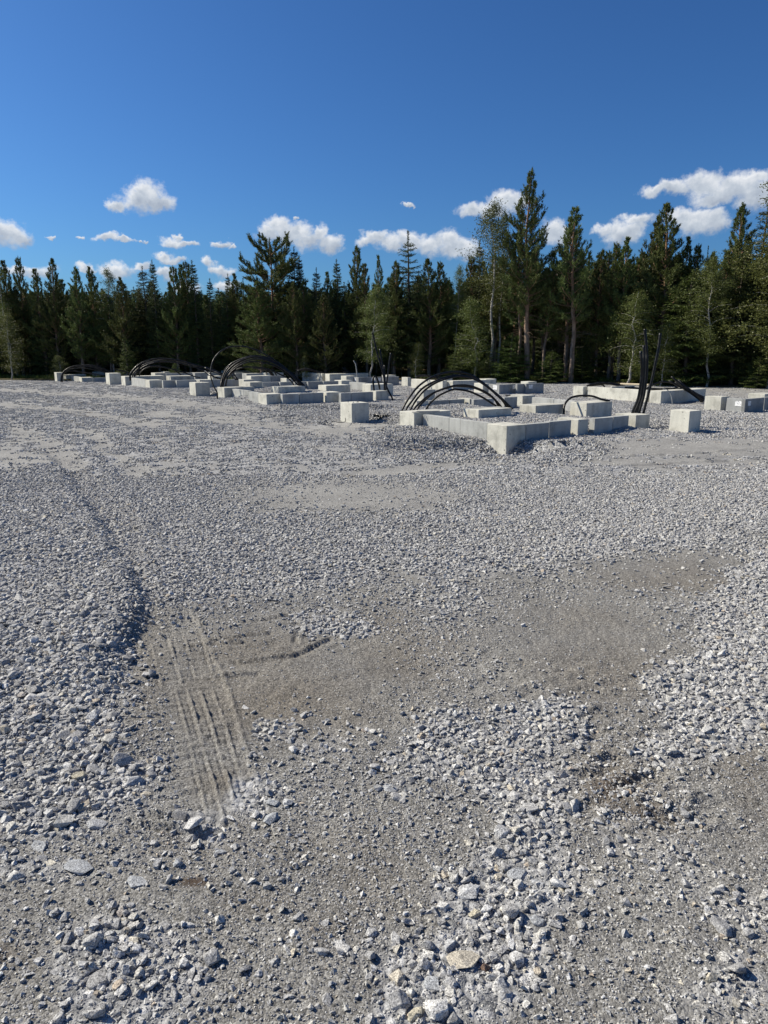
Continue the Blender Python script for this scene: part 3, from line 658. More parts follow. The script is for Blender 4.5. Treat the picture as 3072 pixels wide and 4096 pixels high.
mid = [([(190, 830), (140, 740), (105, 640), (88, 520), (110, 380), (160, 270), (260, 170), (380, 115), (520, 98), (680, 115), (820, 165), (950, 230), (1100, 320), (1300, 480), (1450, 600), (1560, 710)], 'tall lone pipe loop rising above the middle arch'),
       ([(250, 735), (270, 620), (330, 480), (450, 360), (600, 285), (760, 250), (920, 260), (1100, 340), (1300, 480), (1450, 600), (1575, 722)], None),
       ([(270, 735), (300, 600), (370, 470), (500, 360), (650, 295), (800, 270), (960, 290), (1130, 370), (1300, 490), (1430, 600), (1540, 725)], None),
       ([(285, 735), (320, 600), (400, 490), (520, 390), (680, 320), (820, 300), (980, 320), (1150, 400), (1310, 510), (1420, 610), (1500, 725)], None),
       ([(320, 735), (345, 620), (420, 500), (560, 400), (700, 345), (850, 345), (1000, 375), (1160, 440), (1300, 540), (1400, 640), (1480, 725)], None),
       ([(260, 735), (290, 560), (380, 430), (520, 330), (680, 275), (800, 258), (980, 278), (1150, 355), (1330, 490), (1460, 610), (1555, 730)], None),
       ([(245, 735), (262, 600), (310, 480), (420, 370), (580, 300), (740, 262), (900, 285), (1080, 355), (1260, 470), (1400, 600), (1520, 728)], None),
       ([(330, 740), (350, 620), (400, 540), (500, 470), (600, 435), (750, 425), (900, 440), (1050, 480), (1200, 550), (1330, 620), (1410, 715)], 'innermost low pipe of the middle arch')]
for i, (p, lab) in enumerate(mid): pipe('c3', p, 23.6 if i == 0 else 24.5 + .1 * i, 25.4 - .04 * i, .0235, lab or 'black pipe in the tight bundle of the middle arch, below the tall loop', G2, bulge=.25 * math.sin(i * 1.7))
wide = [[(80, 415), (140, 320), (230, 240), (350, 180), (500, 145), (650, 140), (850, 160), (1050, 210), (1250, 270), (1430, 310), (1620, 395)], [(95, 415), (160, 320), (260, 240), (380, 190), (520, 155), (700, 150), (900, 185), (1100, 240), (1300, 330), (1450, 430), (1540, 470)],
        [(130, 415), (190, 330), (290, 260), (420, 215), (560, 195), (720, 200), (900, 215), (1060, 255), (1250, 320), (1400, 410), (1590, 475)], [(160, 415), (220, 340), (320, 270), (430, 225), (600, 190), (800, 200), (1000, 235), (1200, 300), (1350, 350), (1500, 370), (1620, 400)],
        [(180, 415), (230, 350), (310, 300), (400, 265), (520, 262), (680, 290), (820, 330), (870, 370), (930, 410)], [(240, 415), (280, 350), (350, 300), (450, 275), (600, 280), (750, 310), (900, 350), (1050, 400), (1150, 440), (1250, 458)],
        [(150, 415), (200, 340), (300, 250), (430, 200), (600, 165), (760, 165), (950, 200), (1150, 260), (1350, 300), (1600, 380)]]
wl = ['longest outer pipe of the wide low arch', None, None, None, 'short inner pipe of the wide low arch ending first', 'lowest pipe of the wide low arch, its free end on the gravel', None]
for i, p in enumerate(wide): pipe('c2', p, 33.2 + .12 * i, 34.0 - .05 * i, .026, wl[i] or 'black pipe in the bundle of the wide low arch', G3, bulge=.3 * math.sin(i * 1.3))
fl = [[(180, 415), (190, 340), (230, 270), (310, 215), (420, 180), (560, 165), (700, 170), (850, 210), (980, 265), (1040, 285)], [(195, 415), (210, 330), (260, 260), (350, 210), (480, 190), (640, 195), (780, 230), (900, 275), (960, 300)],
      [(205, 415), (220, 320), (290, 250), (400, 225), (560, 215), (700, 235), (820, 265), (910, 290)], [(200, 400), (220, 320), (260, 280), (340, 262), (480, 275), (650, 300), (800, 325), (915, 345)], [(188, 415), (200, 330), (245, 262), (330, 212), (450, 186), (600, 180), (740, 200), (880, 245), (980, 285)]]
fw = ['outermost pipe of the farthest left arch', None, None, 'lowest pipe of the farthest left arch', None]
for i, p in enumerate(fl): pipe('c1', p, 38.9 + .1 * i, 39.6, .028, fw[i] or 'black pipe in the bundle of the farthest left arch', G4)
pipe('c1', [(1060, 228), (1140, 250), (1230, 275), (1330, 300)], 39.2, 39.6, .034, 'short low pipe between the two left arches', G4, sink=False)
for i, p in enumerate([[(520, 625), (480, 580), (440, 520), (400, 490)], [(490, 625), (450, 590), (400, 545), (370, 525)], [(255, 552), (200, 520), (130, 495), (0, 440)], [(90, 560), (50, 530), (0, 490)], [(190, 600), (245, 612)], [(500, 622), (470, 560), (440, 500)]]):
    pipe('c3', p, 29.5, 29.8, .034, 'black pipe end lying behind the foot of the middle arch', 'pipe ends behind the middle arch', sink=False)
pipe('c6', [(1283, 612), (1285, 540), (1310, 470), (1370, 410), (1450, 380), (1560, 370), (1700, 380), (1830, 425), (1940, 445)], 16.9, 17.35, .026, 'single thin pipe loop landing on the wide block', 'single pipes')
ups = [([(630, 660), (670, 560), (690, 450), (700, 330), (690, 200)], 'shortest upright pipe at right, leftmost'), ([(650, 662), (695, 540), (712, 400), (716, 280), (714, 155)], 'upright pipe just behind the shortest one at right'),
       ([(680, 665), (715, 530), (735, 380), (738, 240), (728, 100), (722, 30)], 'tallest upright pipe of the right group'), ([(712, 668), (745, 540), (775, 420), (800, 300), (825, 180), (840, 60)], 'upright pipe leaning right, set apart from the group'),
       ([(665, 663), (700, 540), (720, 400), (730, 250)], 'thin upright pipe hidden among the right group')]
for i, (p, lab) in enumerate(ups): pipe('cR', p, 15.35 + .06 * i, 15.3 + .1 * i, .029 if i != 4 else .02, lab, 'upright pipes at right')
um = [([(1505, 505), (1455, 400), (1420, 270), (1380, 130), (1350, -5), (1348, -20)], 23.2, 'longest leaning upright pipe in the middle of the photo'), ([(1440, 425), (1435, 300), (1415, 180), (1405, 110)], 23.6, 'grey-lit upright pipe between the two leaning ones'),
      ([(1450, 430), (1465, 320), (1480, 200), (1490, 140)], 23.7, 'short pipe leaning right in the middle upright group'), ([(1442, 425), (1442, 330), (1440, 235)], 23.8, 'shortest upright pipe in the middle upright group')]
for p, y, lab in um: pipe('cM', p, y, y + .1, .027, lab, 'upright pipes in the middle')
pipe('c4', [(1275, 432), (1262, 330), (1265, 270), (1290, 240), (1320, 270), (1345, 350), (1362, 432)], 23.35, 23.6, .030, 'small narrow pipe loop beside the middle upright pipes', 'single pipes')
pipe('c4', [(1028, 245), (1018, 150), (1003, 60), (975, 10)], 32.5, 32.6, .022, 'thin pale whip of cable standing behind the papered panels', 'single pipes', mat=M_cable, name='grey_cable', cat='cable')
loose = [('c4', 36.6, [[(150, 158), (230, 135), (320, 132), (420, 160), (520, 185), (650, 200), (790, 195), (890, 170)], [(170, 155), (260, 140), (360, 140), (480, 180), (600, 195), (760, 220), (880, 218)], [(200, 150), (300, 150), (400, 165), (500, 190)]], 'loose black pipe lying on the raised foundation right of the middle arch', 'loose pipes on the middle raised foundation'),
         ('c4', 37.0, [[(805, 108), (870, 165), (960, 228)], [(835, 112), (900, 170), (985, 228)], [(800, 150), (850, 190), (900, 225)], [(860, 135), (930, 185), (1000, 235)]], 'slanted black pipe end beside the middle raised foundation', 'slanted pipe ends'),
         ('c5', 29.5, [[(340, 158), (420, 135), (520, 140), (640, 180)], [(360, 160), (450, 145), (560, 155), (680, 160)], [(420, 150), (520, 155), (600, 175)]], 'loose black pipe on the raised foundation seen through the nearest arch', 'loose pipes beyond the nearest arch'),
         ('c7', 24.6, [[(360, 262), (480, 230), (650, 215), (850, 250), (1050, 295), (1230, 310), (1500, 322), (1700, 335)], [(400, 258), (550, 232), (760, 235), (950, 275), (1150, 305), (1400, 318), (1659, 325)], [(600, 225), (750, 222), (900, 245), (1100, 285), (1300, 315)], [(420, 262), (600, 245), (660, 275)]], 'loose black pipe sagging along the long wall at right', 'loose pipes on the long wall'),
         ('c8', 22.8, [[(-90, 290), (0, 232), (100, 185), (200, 165), (320, 180)], [(0, 262), (150, 268), (300, 290), (430, 285)], [(20, 285), (200, 262), (320, 262), (400, 235)], [(60, 262), (200, 280), (350, 270), (460, 262)]], 'black pipe draped over the shaded wall right of the upright pipes', 'pipes draped over the shaded wall'),
         ('c8', 22.4, [[(298, 92), (450, 210), (600, 310), (760, 415)], [(330, 120), (480, 240), (640, 350), (752, 440)], [(265, 150), (400, 225), (560, 300), (755, 400)], [(350, 170), (520, 260), (640, 330), (760, 385)], [(380, 215), (520, 290), (660, 390), (750, 470)], [(400, 140), (480, 215), (600, 300), (740, 380)]], 'straight black pipe slanting down towards the squat right block', 'slanting pipes at right')]
for c, y, ps, lab, grp in loose:
    for i, p in enumerate(ps): pipe(c, p, y + .1 * i, y + .1 * i - (.5 if c == 'c8' and y < 22.5 else 0), .028 if y < 30 else .034, lab, grp, sink=False)
pipe('c8', [(180, 268), (235, 275), (280, 320), (305, 390), (316, 485)], 21.9, 21.75, .012, 'thin grey cable hanging down the shaded wall', 'single cables', mat=M_cable, name='grey_cable', cat='cable', sink=False)
pipe('c4', [(720, 915), (780, 920), (845, 912), (856, 880), (852, 855)], 15.95, 16.15, .008, 'short black cable coming out of the foot of the concrete cube', 'single cables', name='black_cable', cat='cable', sink=False)
for i, p in enumerate([[(880, 455), (960, 475), (1040, 520), (1070, 562)], [(900, 450), (990, 470), (1060, 520), (1090, 560)], [(965, 470), (975, 520), (978, 555)], [(1040, 480), (1100, 510), (1130, 560)], [(930, 460), (1000, 500), (1050, 555)], [(750, 445), (860, 450), (960, 480)]]):
    pipe('c3', p, 34.5, 34.8, .03, 'shiny black pipe end at the far wall seen through the middle arch', 'far pipe ends', sink=False)
# steel strips on the near pad and on others, loose timber
def strip(c, pts, z, w, h, name, label, cat, mat, group=None):
    a = Vector((*at(*cp(c, *pts[0]), z), z)); b = Vector((*at(*cp(c, *pts[1]), z), z)); d = b - a; L = d.length
    bm = bmesh.new(); bmesh.ops.create_cube(bm, size=1)
    for v in bm.verts: v.co = Vector((v.co.x * L, v.co.y * w, v.co.z * h))
    bmesh.ops.bevel(bm, geom=list(bm.edges), offset=h * .15, segments=1, affect='EDGES')
    me = bpy.data.meshes.new(name); bm.to_mesh(me); bm.free(); me.materials.append(mat)
    o = link(bpy.data.objects.new(name, me)); o.location = (a + b) / 2; o.rotation_euler = (0, 0, math.atan2(d.y, d.x)); return tag(o, label, cat, group)
for i, (a, b) in enumerate([((290, 626), (560, 622)), ((340, 620), (640, 616)), ((380, 628), (700, 622)), ((360, 614), (660, 609))]):
    strip('c5', (a, b), .352, .012, .014, 'steel_rod', ('frontmost', 'second', 'third', 'rearmost')[i] + ' of the thin rods lying on the near pad below the pipes', 'rod', M_cable, 'thin rods on the near pad')
strip('c7', ((930, 228), (1400, 246)), .40, .16, .05, 'timber_plank', 'pale timber plank lying behind the right raised foundation', 'plank', M_wood)
strip('c6', ((450, 366), (500, 364)), .325, .10, .03, 'rubber_pad', 'small black rubber pad on the far beam', 'pad', M_pipe)

bm = bmesh.new(); bmesh.ops.create_grid(bm, x_segments=14, y_segments=8, size=.5); rq = random.Random(3)
for v in bm.verts:
    v.co = Vector((v.co.x * .42, v.co.y * .22, .05 * abs(math.sin(v.co.x * 9 + v.co.y * 5)) + .03 * rq.random() + .01))
bmesh.ops.solidify(bm, geom=list(bm.faces), thickness=.003)
me = bpy.data.meshes.new('plastic_scrap'); bm.to_mesh(me); bm.free(); me.materials.append(M_pipe); o = link(bpy.data.objects.new('plastic_scrap', me)); xy = at(1530, 1684, 0); o.location = (xy[0], xy[1], float(height(np.array([xy[0]]), np.array([xy[1]]))[0]) + .01)
tag(o, 'crumpled black plastic scrap on the gravel between the cabled cube and the near pad', 'scrap')
# ------------------------------------------------------------------ scatter the stones
def inside_box(x, y, m=0.0):
    uu, vv = uv(x, y); r = np.zeros(x.shape, bool)
    for (u0, u1, v0, v1) in BOXES: r |= (uu > u0 - m) & (uu < u1 + m) & (vv > v0 - m) & (vv < v1 + m)
    return r
ROCKXY = []
def heap(x, y):
    X, Y = to_px(x, y, 0.0); n = fbm(x, y, 3, 3, 101) - .5; h = np.zeros(X.shape)
    for e in MEDIUM:
        if e[4] > 1: h = np.maximum(h, ell(X + n * 120, Y + n * 25, e, 2))
    uu, vv = uv(x, y)
    for (u0, u1, v0, v1) in RECTS[:2]: h = np.maximum(h, .9 * ((uu > u0) & (uu < u1) & (vv > v0) & (vv < v1)))
    return h
def layer(n_full, y0, y1, kind, smin, smax, coll, name, sink=.12, tilt=.35):
    A = wedge_area(y0, y1); N = int(A * n_full); x, y = wedge(N, y0, y1)
    co, sz, me, sm = covers(x, y)
    s0 = rng.uniform(0, 1, N)
    if kind == 'coarse':
        s = sz * np.minimum(rng.lognormal(-.55, .38, N), 1.35); prob = 1.5 * co * (.042 / sz) ** 2
    elif kind == 'medium':
        s = rng.uniform(smin, smax, N); prob = np.maximum(me, co * .8)
    elif kind == 'heap':
        s = rng.uniform(smin, smax, N); prob = heap(x, y)
    elif kind == 'small':
        s = smin * (smax / smin) ** s0; prob = (.40 + .25 * fbm(x, y, 5, 3, 301)) * (1 - .95 * sm) - .03 + .4 * np.maximum(me, co)
    elif kind == 'grit':
        s = smin * (smax / smin) ** s0; prob = .70 - .55 * sm + .6 * (fbm(x, y, 4, 3, 401) - .5)
    else:
        s = np.ones(N) * rng.uniform(.8, 1.25, N); prob = np.maximum(me, co)
    ok = (rng.uniform(0, 1, N) < prob) & ~inside_box(x, y, -.02)
    if y0 < 6:
        for t in TRK[:4]: ok &= (seg_dist(x, y, t)[0] > .045) | (rng.uniform(0, 1, N) < .12)
    if kind in ('coarse', 'medium'):
        for (qx, qy, qr) in ROCKXY: ok &= np.hypot(x - qx, y - qy) > qr * .5 + s * .35
    x, y, s = x[ok], y[ok], s[ok]; n = len(x)
    z = height(x, y)
    if kind in ('coarse',): z = z + rng.uniform(-.28, .14, n) * s
    z = z + s * sink * (1 if kind != 'far' else 0)
    pts = np.stack([x, y, z], 1)
    scl = np.stack([s, s, s], 1) * (rng.uniform(.8, 1.2, (n, 3)))
    rot = np.stack([rng.normal(0, tilt, n), rng.normal(0, tilt, n), rng.uniform(0, 6.283, n)], 1)
    if kind == 'far': rot[:, :2] *= .1
    return pts, scl, rot
def add_layers(name, lays, coll, label):
    P = np.concatenate([l[0] for l in lays]); Sc = np.concatenate([l[1] for l in lays]); Ro = np.concatenate([l[2] for l in lays])
    print(name, len(P)); return scatter(name, P, Sc, Ro, coll, label)
# notable rocks, each a thing
def rock(px, py, wpx, seed, tint, label, flat=.45, el=1.3, rz=None):
    x, y = at(px, py, .02); dist = math.sqrt(x * x + y * y + EYE ** 2); s = .88 * wpx * dist / F / max(el, 1) 
    bm = hull_stone(seed, flat=flat, n=17, elong=el)
    bmesh.ops.bevel(bm, geom=list(bm.edges), offset=.014, segments=1, profile=.5, affect='EDGES', clamp_overlap=True)
    bm.transform(Matrix.Scale(s, 4))
    me = bpy.data.meshes.new('rock'); bm.to_mesh(me); bm.free(); me.materials.append(tint)
    ROCKXY.append((x, y, s * max(1, el * .9))); o = link(bpy.data.objects.new('rock', me)); z = float(height(np.array([x]), np.array([y]))[0])
    o.location = (x, y, z + s * flat * .16); o.rotation_euler = (random.gauss(0, .08), random.gauss(0, .08), random.uniform(-.6, .6) if rz is None else rz)
    return tag(o, label, 'rock')
mt = stone_mat('tan_granite', (.37, .34, .285)); mb = stone_mat('blue_grey_granite', (.31, .322, .335)); mg = stone_mat('plain_grey_granite', (.37, .375, .38)); mr = stone_mat('rusty_granite', (.15, .10, .075)); my = stone_mat('yellow_granite', (.38, .35, .27))
rock(1850, 3825, 150, 1, mt, 'large flat tan rock among blue-grey stones near the bottom centre', .3, 1.3, .1)
rock(1938, 3852, 48, 2, mr, 'small dark rusty rock touching the large flat tan rock', .7, 1.0)
rock(1790, 3762, 85, 3, mg, 'grey rock just behind the large flat tan rock', .5, 1.2)
rock(1880, 3560, 125, 4, mg, 'broad flat grey rock in the centre right stone band', .35, 1.25)
rock(2075, 3480, 95, 5, mb, 'bluish oval rock right of the broad flat grey rock', .45, 1.3)
rock(1995, 3492, 45, 6, mt, 'small tan rock touching the bluish oval rock', .6, 1.1)
rock(2155, 3520, 80, 7, mg, 'flat elongated rock to the right of the bluish oval rock', .35, 1.8)
rock(310, 3452, 135, 8, mb, 'large flat bluish rock half sunk at the lower left', .25, 1.4)
rock(545, 3515, 95, 9, mb, 'pale blue rock left of the dark soil stain', .35, 1.2)
rock(710, 3440, 50, 10, mb, 'small upright blue-grey rock just above the dark soil stain', .8, .9)
rock(880, 3387, 60, 11, mb, 'pale oval rock below the tyre tracks', .4, 1.3)
rock(1085, 3260, 85, 12, mb, 'wedge-shaped bluish rock right of the tyre track end', .6, 1.4)
rock(1095, 3200, 70, 13, mb, 'dark-sided rock directly behind the wedge-shaped rock', .6, 1.3)
rock(1150, 3200, 55, 14, mg, 'whitish rock right of the dark-sided rock', .6, 1.1)
rock(1560, 3130, 75, 15, mb, 'smooth buried blue rock in the centre of the gravel', .25, 1.2)
rock(540, 3105, 105, 16, mg, 'long pale rock at the right tip of the big left stone field', .6, 1.8, .25)
rock(385, 3285, 85, 17, mg, 'pale blue flat rock at the lower edge of the left stone field', .5, 1.3)
rock(315, 3095, 65, 18, my, 'yellowish rock in the left stone field', .6, 1.1)
rock(580, 3150, 60, 19, mt, 'tan cracked rock below the long pale rock', .5, 1.3)
rock(1900, 3640, 55, 20, my, 'small yellow rock in the lower stone band', .6, 1.2)
rock(1660, 4040, 80, 21, my, 'yellowish rock at the very bottom centre', .6, 1.2)
rock(1590, 3890, 75, 22, mt, 'rounded tan-grey rock left of the large flat tan rock', .7, 1.0)
rock(1730, 3915, 90, 23, mb, 'speckled blue-grey rock below the large flat tan rock', .5, 1.2)
rock(2150, 3670, 70, 24, mb, 'bluish rock on the right rim of the lower stone band', .6, 1.2)
rock(150, 3370, 95, 25, mb, 'flat bluish rock near the left photo edge', .35, 1.4)


extra_p = []
for nm, zt in (('D', .441), ('O', .46)):
    o = cube[nm]
    for k in range(9 if nm == 'D' else 12):
        s = random.uniform(.02, .045); a = o.location + Matrix.Rotation(AZ, 3, 'Z') @ Vector((random.uniform(-.15, .19), random.uniform(-.1, .2), 0)); extra_p.append((a.x, a.y, zt + s * .2, s))
E = np.array(extra_p); eL = (E[:, :3], np.repeat(E[:, 3:4], 3, 1), np.stack([rng.normal(0, .3, len(E)), rng.normal(0, .3, len(E)), rng.uniform(0, 6, len(E))], 1))
add_layers('coarse_gravel', [layer(1800, 1.0, 13, 'coarse', 0, 0, protos, ''), eL], protos, 'coarse crushed grey stones heaped on the left and in patches')
add_layers('medium_gravel', [layer(2100, 1.6, 9.5, 'medium', .018, .042, protos, '')], tinys, 'evenly spread finger-sized grey crushed stones')
add_layers('loose_gravel', [layer(950, 9.2, 21, 'heap', .026, .056, protos, '', .25, .6)], tinys, 'loose coarse gravel in the heaps and hollows beside the blocks')
add_layers('small_gravel', [layer(3600, 1.0, 5.0, 'small', .008, .024, tinys, ''), layer(1500, 5.0, 9.0, 'small', .012, .026, tinys, '')], tinys, 'small angular grey pebbles pressed into the fines')
add_layers('grit', [layer(16000, 1.0, 2.9, 'grit', .003, .009, tinys, ''), layer(6500, 2.9, 4.6, 'grit', .0045, .011, tinys, '')], tinys, 'loose grit on the compacted sandy surface')
add_layers('distant_gravel', [layer(120, 9.3, 20, 'far', 1, 1, fars, ''), layer(85, 20, 30, 'far', 1, 1, fars, ''), layer(35, 30, 42, 'far', 1, 1, fars, '')], fars, 'pale crushed gravel around the foundations')

# ------------------------------------------------------------------ forest
def leafmat(name, c1, c2, trans=.0, rough=.6):
    m, nt, b = newmat(name, rough, .25)
    oi = node(nt, 'ShaderNodeObjectInfo'); geo = node(nt, 'ShaderNodeNewGeometry')
    n1 = node(nt, 'ShaderNodeTexNoise', i_Scale=1.1, i_Detail=3.0); nt.links.new(geo.outputs['Position'], n1.inputs['Vector'])
    ri = node(nt, 'ShaderNodeAttribute', attribute_name='tone')
    f = math_(nt, 'MULTIPLY_ADD', ri.outputs['Fac'], .6, math_(nt, 'MULTIPLY_ADD', n1.outputs[0], .6, -.15))
    c = mixc(nt, math_(nt, 'MINIMUM', math_(nt, 'MAXIMUM', f, 0.0), 1.0), c1, c2)
    hs = node(nt, 'ShaderNodeHueSaturation'); nt.links.new(c, hs.inputs['Color'])
    nt.links.new(math_(nt, 'MULTIPLY_ADD', oi.outputs['Random'], .5, .75), hs.inputs['Value'])
    nt.links.new(math_(nt, 'MULTIPLY_ADD', oi.outputs['Random'], .035, .482), hs.inputs['Hue'])
    nt.links.new(hs.outputs[0], b.inputs['Base Color'])
    if trans:
        tr = node(nt, 'ShaderNodeBsdfTranslucent'); nt.links.new(hs.outputs[0], tr.inputs['Color']); mx = node(nt, 'ShaderNodeMixShader'); mx.inputs[0].default_value = trans
        o = nt.nodes['Material Output']; nt.links.new(b.outputs[0], mx.inputs[1]); nt.links.new(tr.outputs[0], mx.inputs[2]); nt.links.new(mx.outputs[0], o.inputs[0])
    return m
M_pine = leafmat('pine_needles', (.058, .080, .024), (.170, .200, .062), .2)
M_spruce = leafmat('spruce_needles', (.032, .048, .018), (.090, .115, .034), .18)
M_young = leafmat('young_spruce_needles', (.045, .066, .018), (.12, .155, .032), .15)
M_birch = leafmat('birch_leaves', (.075, .095, .025), (.165, .19, .055), .28, .5)
def barkmat(name, lo, hi, zsplit, scale, birch=False):
    m, nt, b = newmat(name, .9, .15)
    tc = node(nt, 'ShaderNodeTexCoord'); mp = node(nt, 'ShaderNodeMapping'); mp.inputs['Scale'].default_value = (8, 8, 1.6) if not birch else (4, 4, 9)
    nt.links.new(tc.outputs['Object'], mp.inputs[0]); n1 = node(nt, 'ShaderNodeTexNoise', i_Scale=1.6, i_Detail=5.0, i_Roughness=.65); nt.links.new(mp.outputs[0], n1.inputs['Vector'])
    sx = node(nt, 'ShaderNodeSeparateXYZ'); nt.links.new(tc.outputs['Object'], sx.inputs[0])
    f = node(nt, 'ShaderNodeMapRange'); nt.links.new(sx.outputs[2], f.inputs[0]); f.inputs[1].default_value = zsplit; f.inputs[2].default_value = zsplit + 2.5
    c = mixc(nt, f.outputs[0], lo, hi)
    if birch: c = mixc(nt, ramp(nt, n1.outputs[0], [(.56, (0, 0, 0)), (.62, (1, 1, 1))]).outputs[0], c, (.05, .045, .04))
    else: c = mixc(nt, 1.0, c, ramp(nt, n1.outputs[0], [(.3, (.45, .45, .45)), (.7, (1.3, 1.3, 1.3))]).outputs[0], 'MULTIPLY')
    nt.links.new(c, b.inputs['Base Color']); bump(nt, b, n1.outputs[0], .6, .03); return m
M_pbark = barkmat('pine_bark', (.22, .175, .14), (.30, .19, .12), 2.5, 1); M_sbark = barkmat('spruce_bark', (.13, .11, .095), (.13, .11, .09), 3, 1); M_bbark = barkmat('birch_bark', (.34, .32, .29), (.42, .40, .36), 1, 1, True)

def nrm(a): return a / np.maximum(np.linalg.norm(a, axis=1, keepdims=True), 1e-6)
def perp(d, r):
    v = r.normal(size=d.shape); return nrm(np.cross(d, v))
class Fol:
    def __init__(s): s.co = []; s.tone = []
    def blades(s, P, D, L, Wd, r):         # triangles from P along D
        q = perp(D, r); n = len(P)
        a = P + q * Wd[:, None] * .5; b = P - q * Wd[:, None] * .5; c = P + D * L[:, None]
        s.co.append(np.stack([a, b, c], 1).reshape(-1, 3)); s.tone.append(np.repeat(r.random(n), 3))
    def leaves(s, P, Sz, r):
        n = len(P); d = nrm(r.normal(size=(n, 3))); q = perp(d, r)
        a = P - d * Sz[:, None] * .55; b = P + q * Sz[:, None] * .38; c = P + d * Sz[:, None] * .6; e = P - q * Sz[:, None] * .38; t = np.repeat(r.random(n), 3)
        s.co.append(np.stack([a, b, c], 1).reshape(-1, 3)); s.co.append(np.stack([a, c, e], 1).reshape(-1, 3)); s.tone += [t, t]
    def mesh(s, name, mat):
        co = np.concatenate(s.co); n = len(co) // 3
        me = mesh_np(name, co, tris=np.arange(n * 3).reshape(-1, 3), mat=mat)
        a = me.attributes.new('tone', 'FLOAT', 'POINT'); t = np.concatenate(s.tone)
        if len(me.vertices) == len(t): a.data.foreach_set('value', t.astype(np.float32))
        return me
class Wood:
    def __init__(s): s.co = []; s.q = []; s.n = 0
    def tube(s, pts, r0, r1, sides=6):
        co, q = tube_mesh([Vector(p) for p in pts], r0, sides, r1)
        s.co += [tuple(c) for c in co]; s.q += [tuple(i + s.n for i in f) for f in q]; s.n += len(co)
    def mesh(s, name, mat): return mesh_np(name, np.array(s.co), quads=np.array(s.q), mat=mat, smooth=True)
def trunk_path(H, r, lean=.02, n=12, kink=.05):
    p = []; ox = oy = 0; lx, ly = r.normal(0, lean, 2)
    for i in range(n + 1):
        z = H * i / n; p.append((lx * z + ox, ly * z + oy, z - (.3 if i == 0 else 0))); ox += r.normal(0, kink); oy += r.normal(0, kink)
    return np.array(p)
def on(path, z):
    return np.array([np.interp(z, path[:, 2], path[:, 0]), np.interp(z, path[:, 2], path[:, 1]), z])
def tuft_cloud(F, P, D, k, L, W, r, spread=.75, up=.35):
    P = np.repeat(P, k, 0); D = np.repeat(D, k, 0)
    d = nrm(D + r.normal(0, spread, P.shape) + np.array([0, 0, up])); P = P + D * r.uniform(-.5, .5, (len(P), 1)) * L * .9
    F.blades(P, d, L * r.uniform(.6, 1.2, len(P)), W * r.uniform(.7, 1.3, len(P)), r)
def make_pine(seed, H=12, bare=.3, width=1.5, top_taper=1.0, dens=1.0, lop=0, big=False, sparse_top=True):
    r = np.random.default_rng(seed); F_ = Fol(); Wd = Wood(); path = trunk_path(H, r, .01, 14, .04)
    Wd.tube([tuple(p) for p in path], .012 * H + .02, .02, 8)
    z = H * bare; step = .36 if not big else .5; PT = []; PD = []
    while z < H - .2:
        t = (z - H * bare) / (H * (1 - bare))
        if big: prof = (1 - abs(1.7 * t - .75) ** 2.6 * .9) if t < .97 else .35; prof = max(.3, prof)
        else: prof = min(1, .5 + 2.2 * t) * (1 - t) ** .75 * 1.25
        nb = r.integers(4, 7) if t < .85 else r.integers(3, 5); a0 = r.uniform(0, 6.28)
        for b in range(nb):
            az = a0 + b * 6.283 / nb + r.normal(0, .3); L = width * prof * r.uniform(.55, 1.2) + .16
            if lop: L *= 1 + lop * math.cos(az)
            elev = R(15 + 45 * t ** 1.3) + r.normal(0, .12) if not big else R(8 + 22 * t) + r.normal(0, .22)
            base = on(path, z + r.normal(0, .05)); n = max(3, int(L / .16)); pts = [base]; el = elev
            for i in range(n):
                el += (.9 * (i / n)) / n + r.normal(0, .06)
                d = np.array([math.sin(az) * math.cos(el), math.cos(az) * math.cos(el), math.sin(el)]); pts.append(pts[-1] + d * L / n)
                if i >= n * .1:
                    for s_ in range(2 if dens < .8 else 3):
                        aa = az + r.choice([-1, 1]) * r.uniform(.3, 1.1); ee = el + r.uniform(-.1, .8); ll = r.uniform(.12, .42) * min(1.3, .4 + L * .5)
                        dd = np.array([math.sin(aa) * math.cos(ee), math.cos(aa) * math.cos(ee), math.sin(ee)])
                        m_ = max(1, int(ll / .13))
                        for q in range(m_): PT.append(pts[-1] + dd * ll * (q + 1) / m_ + np.array([0, 0, .04 * q])); PD.append(nrm((dd + np.array([0, 0, .35 * (q + 1) / m_]))[None])[0])
            PT.append(pts[-1]); PD.append(np.array([d[0] * .5, d[1] * .5, .9])); PT.append(pts[-1] + np.array([0, 0, .12])); PD.append(np.array([d[0] * .3, d[1] * .3, 1]))
            Wd.tube([tuple(p) for p in pts[::max(1, n // 4)]] + [tuple(pts[-1])], .008 + .014 * L, .004, 4)
        z += step * r.uniform(.7, 1.25) * (1 if t < .8 else .8)
    for i in range(5): PT.append(on(path, H) + np.array([0, 0, .12 * i - .3])); PD.append(np.array([0, 0, 1.0]))
    PT = np.array(PT); PD = nrm(np.array(PD))
    tuft_cloud(F_, PT, PD, int((9 if not big else 10) * dens), .155 if not big else .19, .034, r)
    # dead lower branches
    for i in range(int(18 * bare / .3) + 6):
        zz = r.uniform(.12 * H, H * bare + .1 * H); az = r.uniform(0, 6.28); L = r.uniform(.4, 1.5); p = on(path, zz); pts = [p]; el = r.uniform(-.2, .3)
        for k in range(4): az += r.normal(0, .25); el += r.normal(0, .18); pts.append(pts[-1] + np.array([math.sin(az) * math.cos(el), math.cos(az) * math.cos(el), math.sin(el)]) * L / 4)
        Wd.tube([tuple(q) for q in pts], .011, .004, 3)
    return F_.mesh('crown', M_pine), Wd.mesh('trunk', M_pbark)
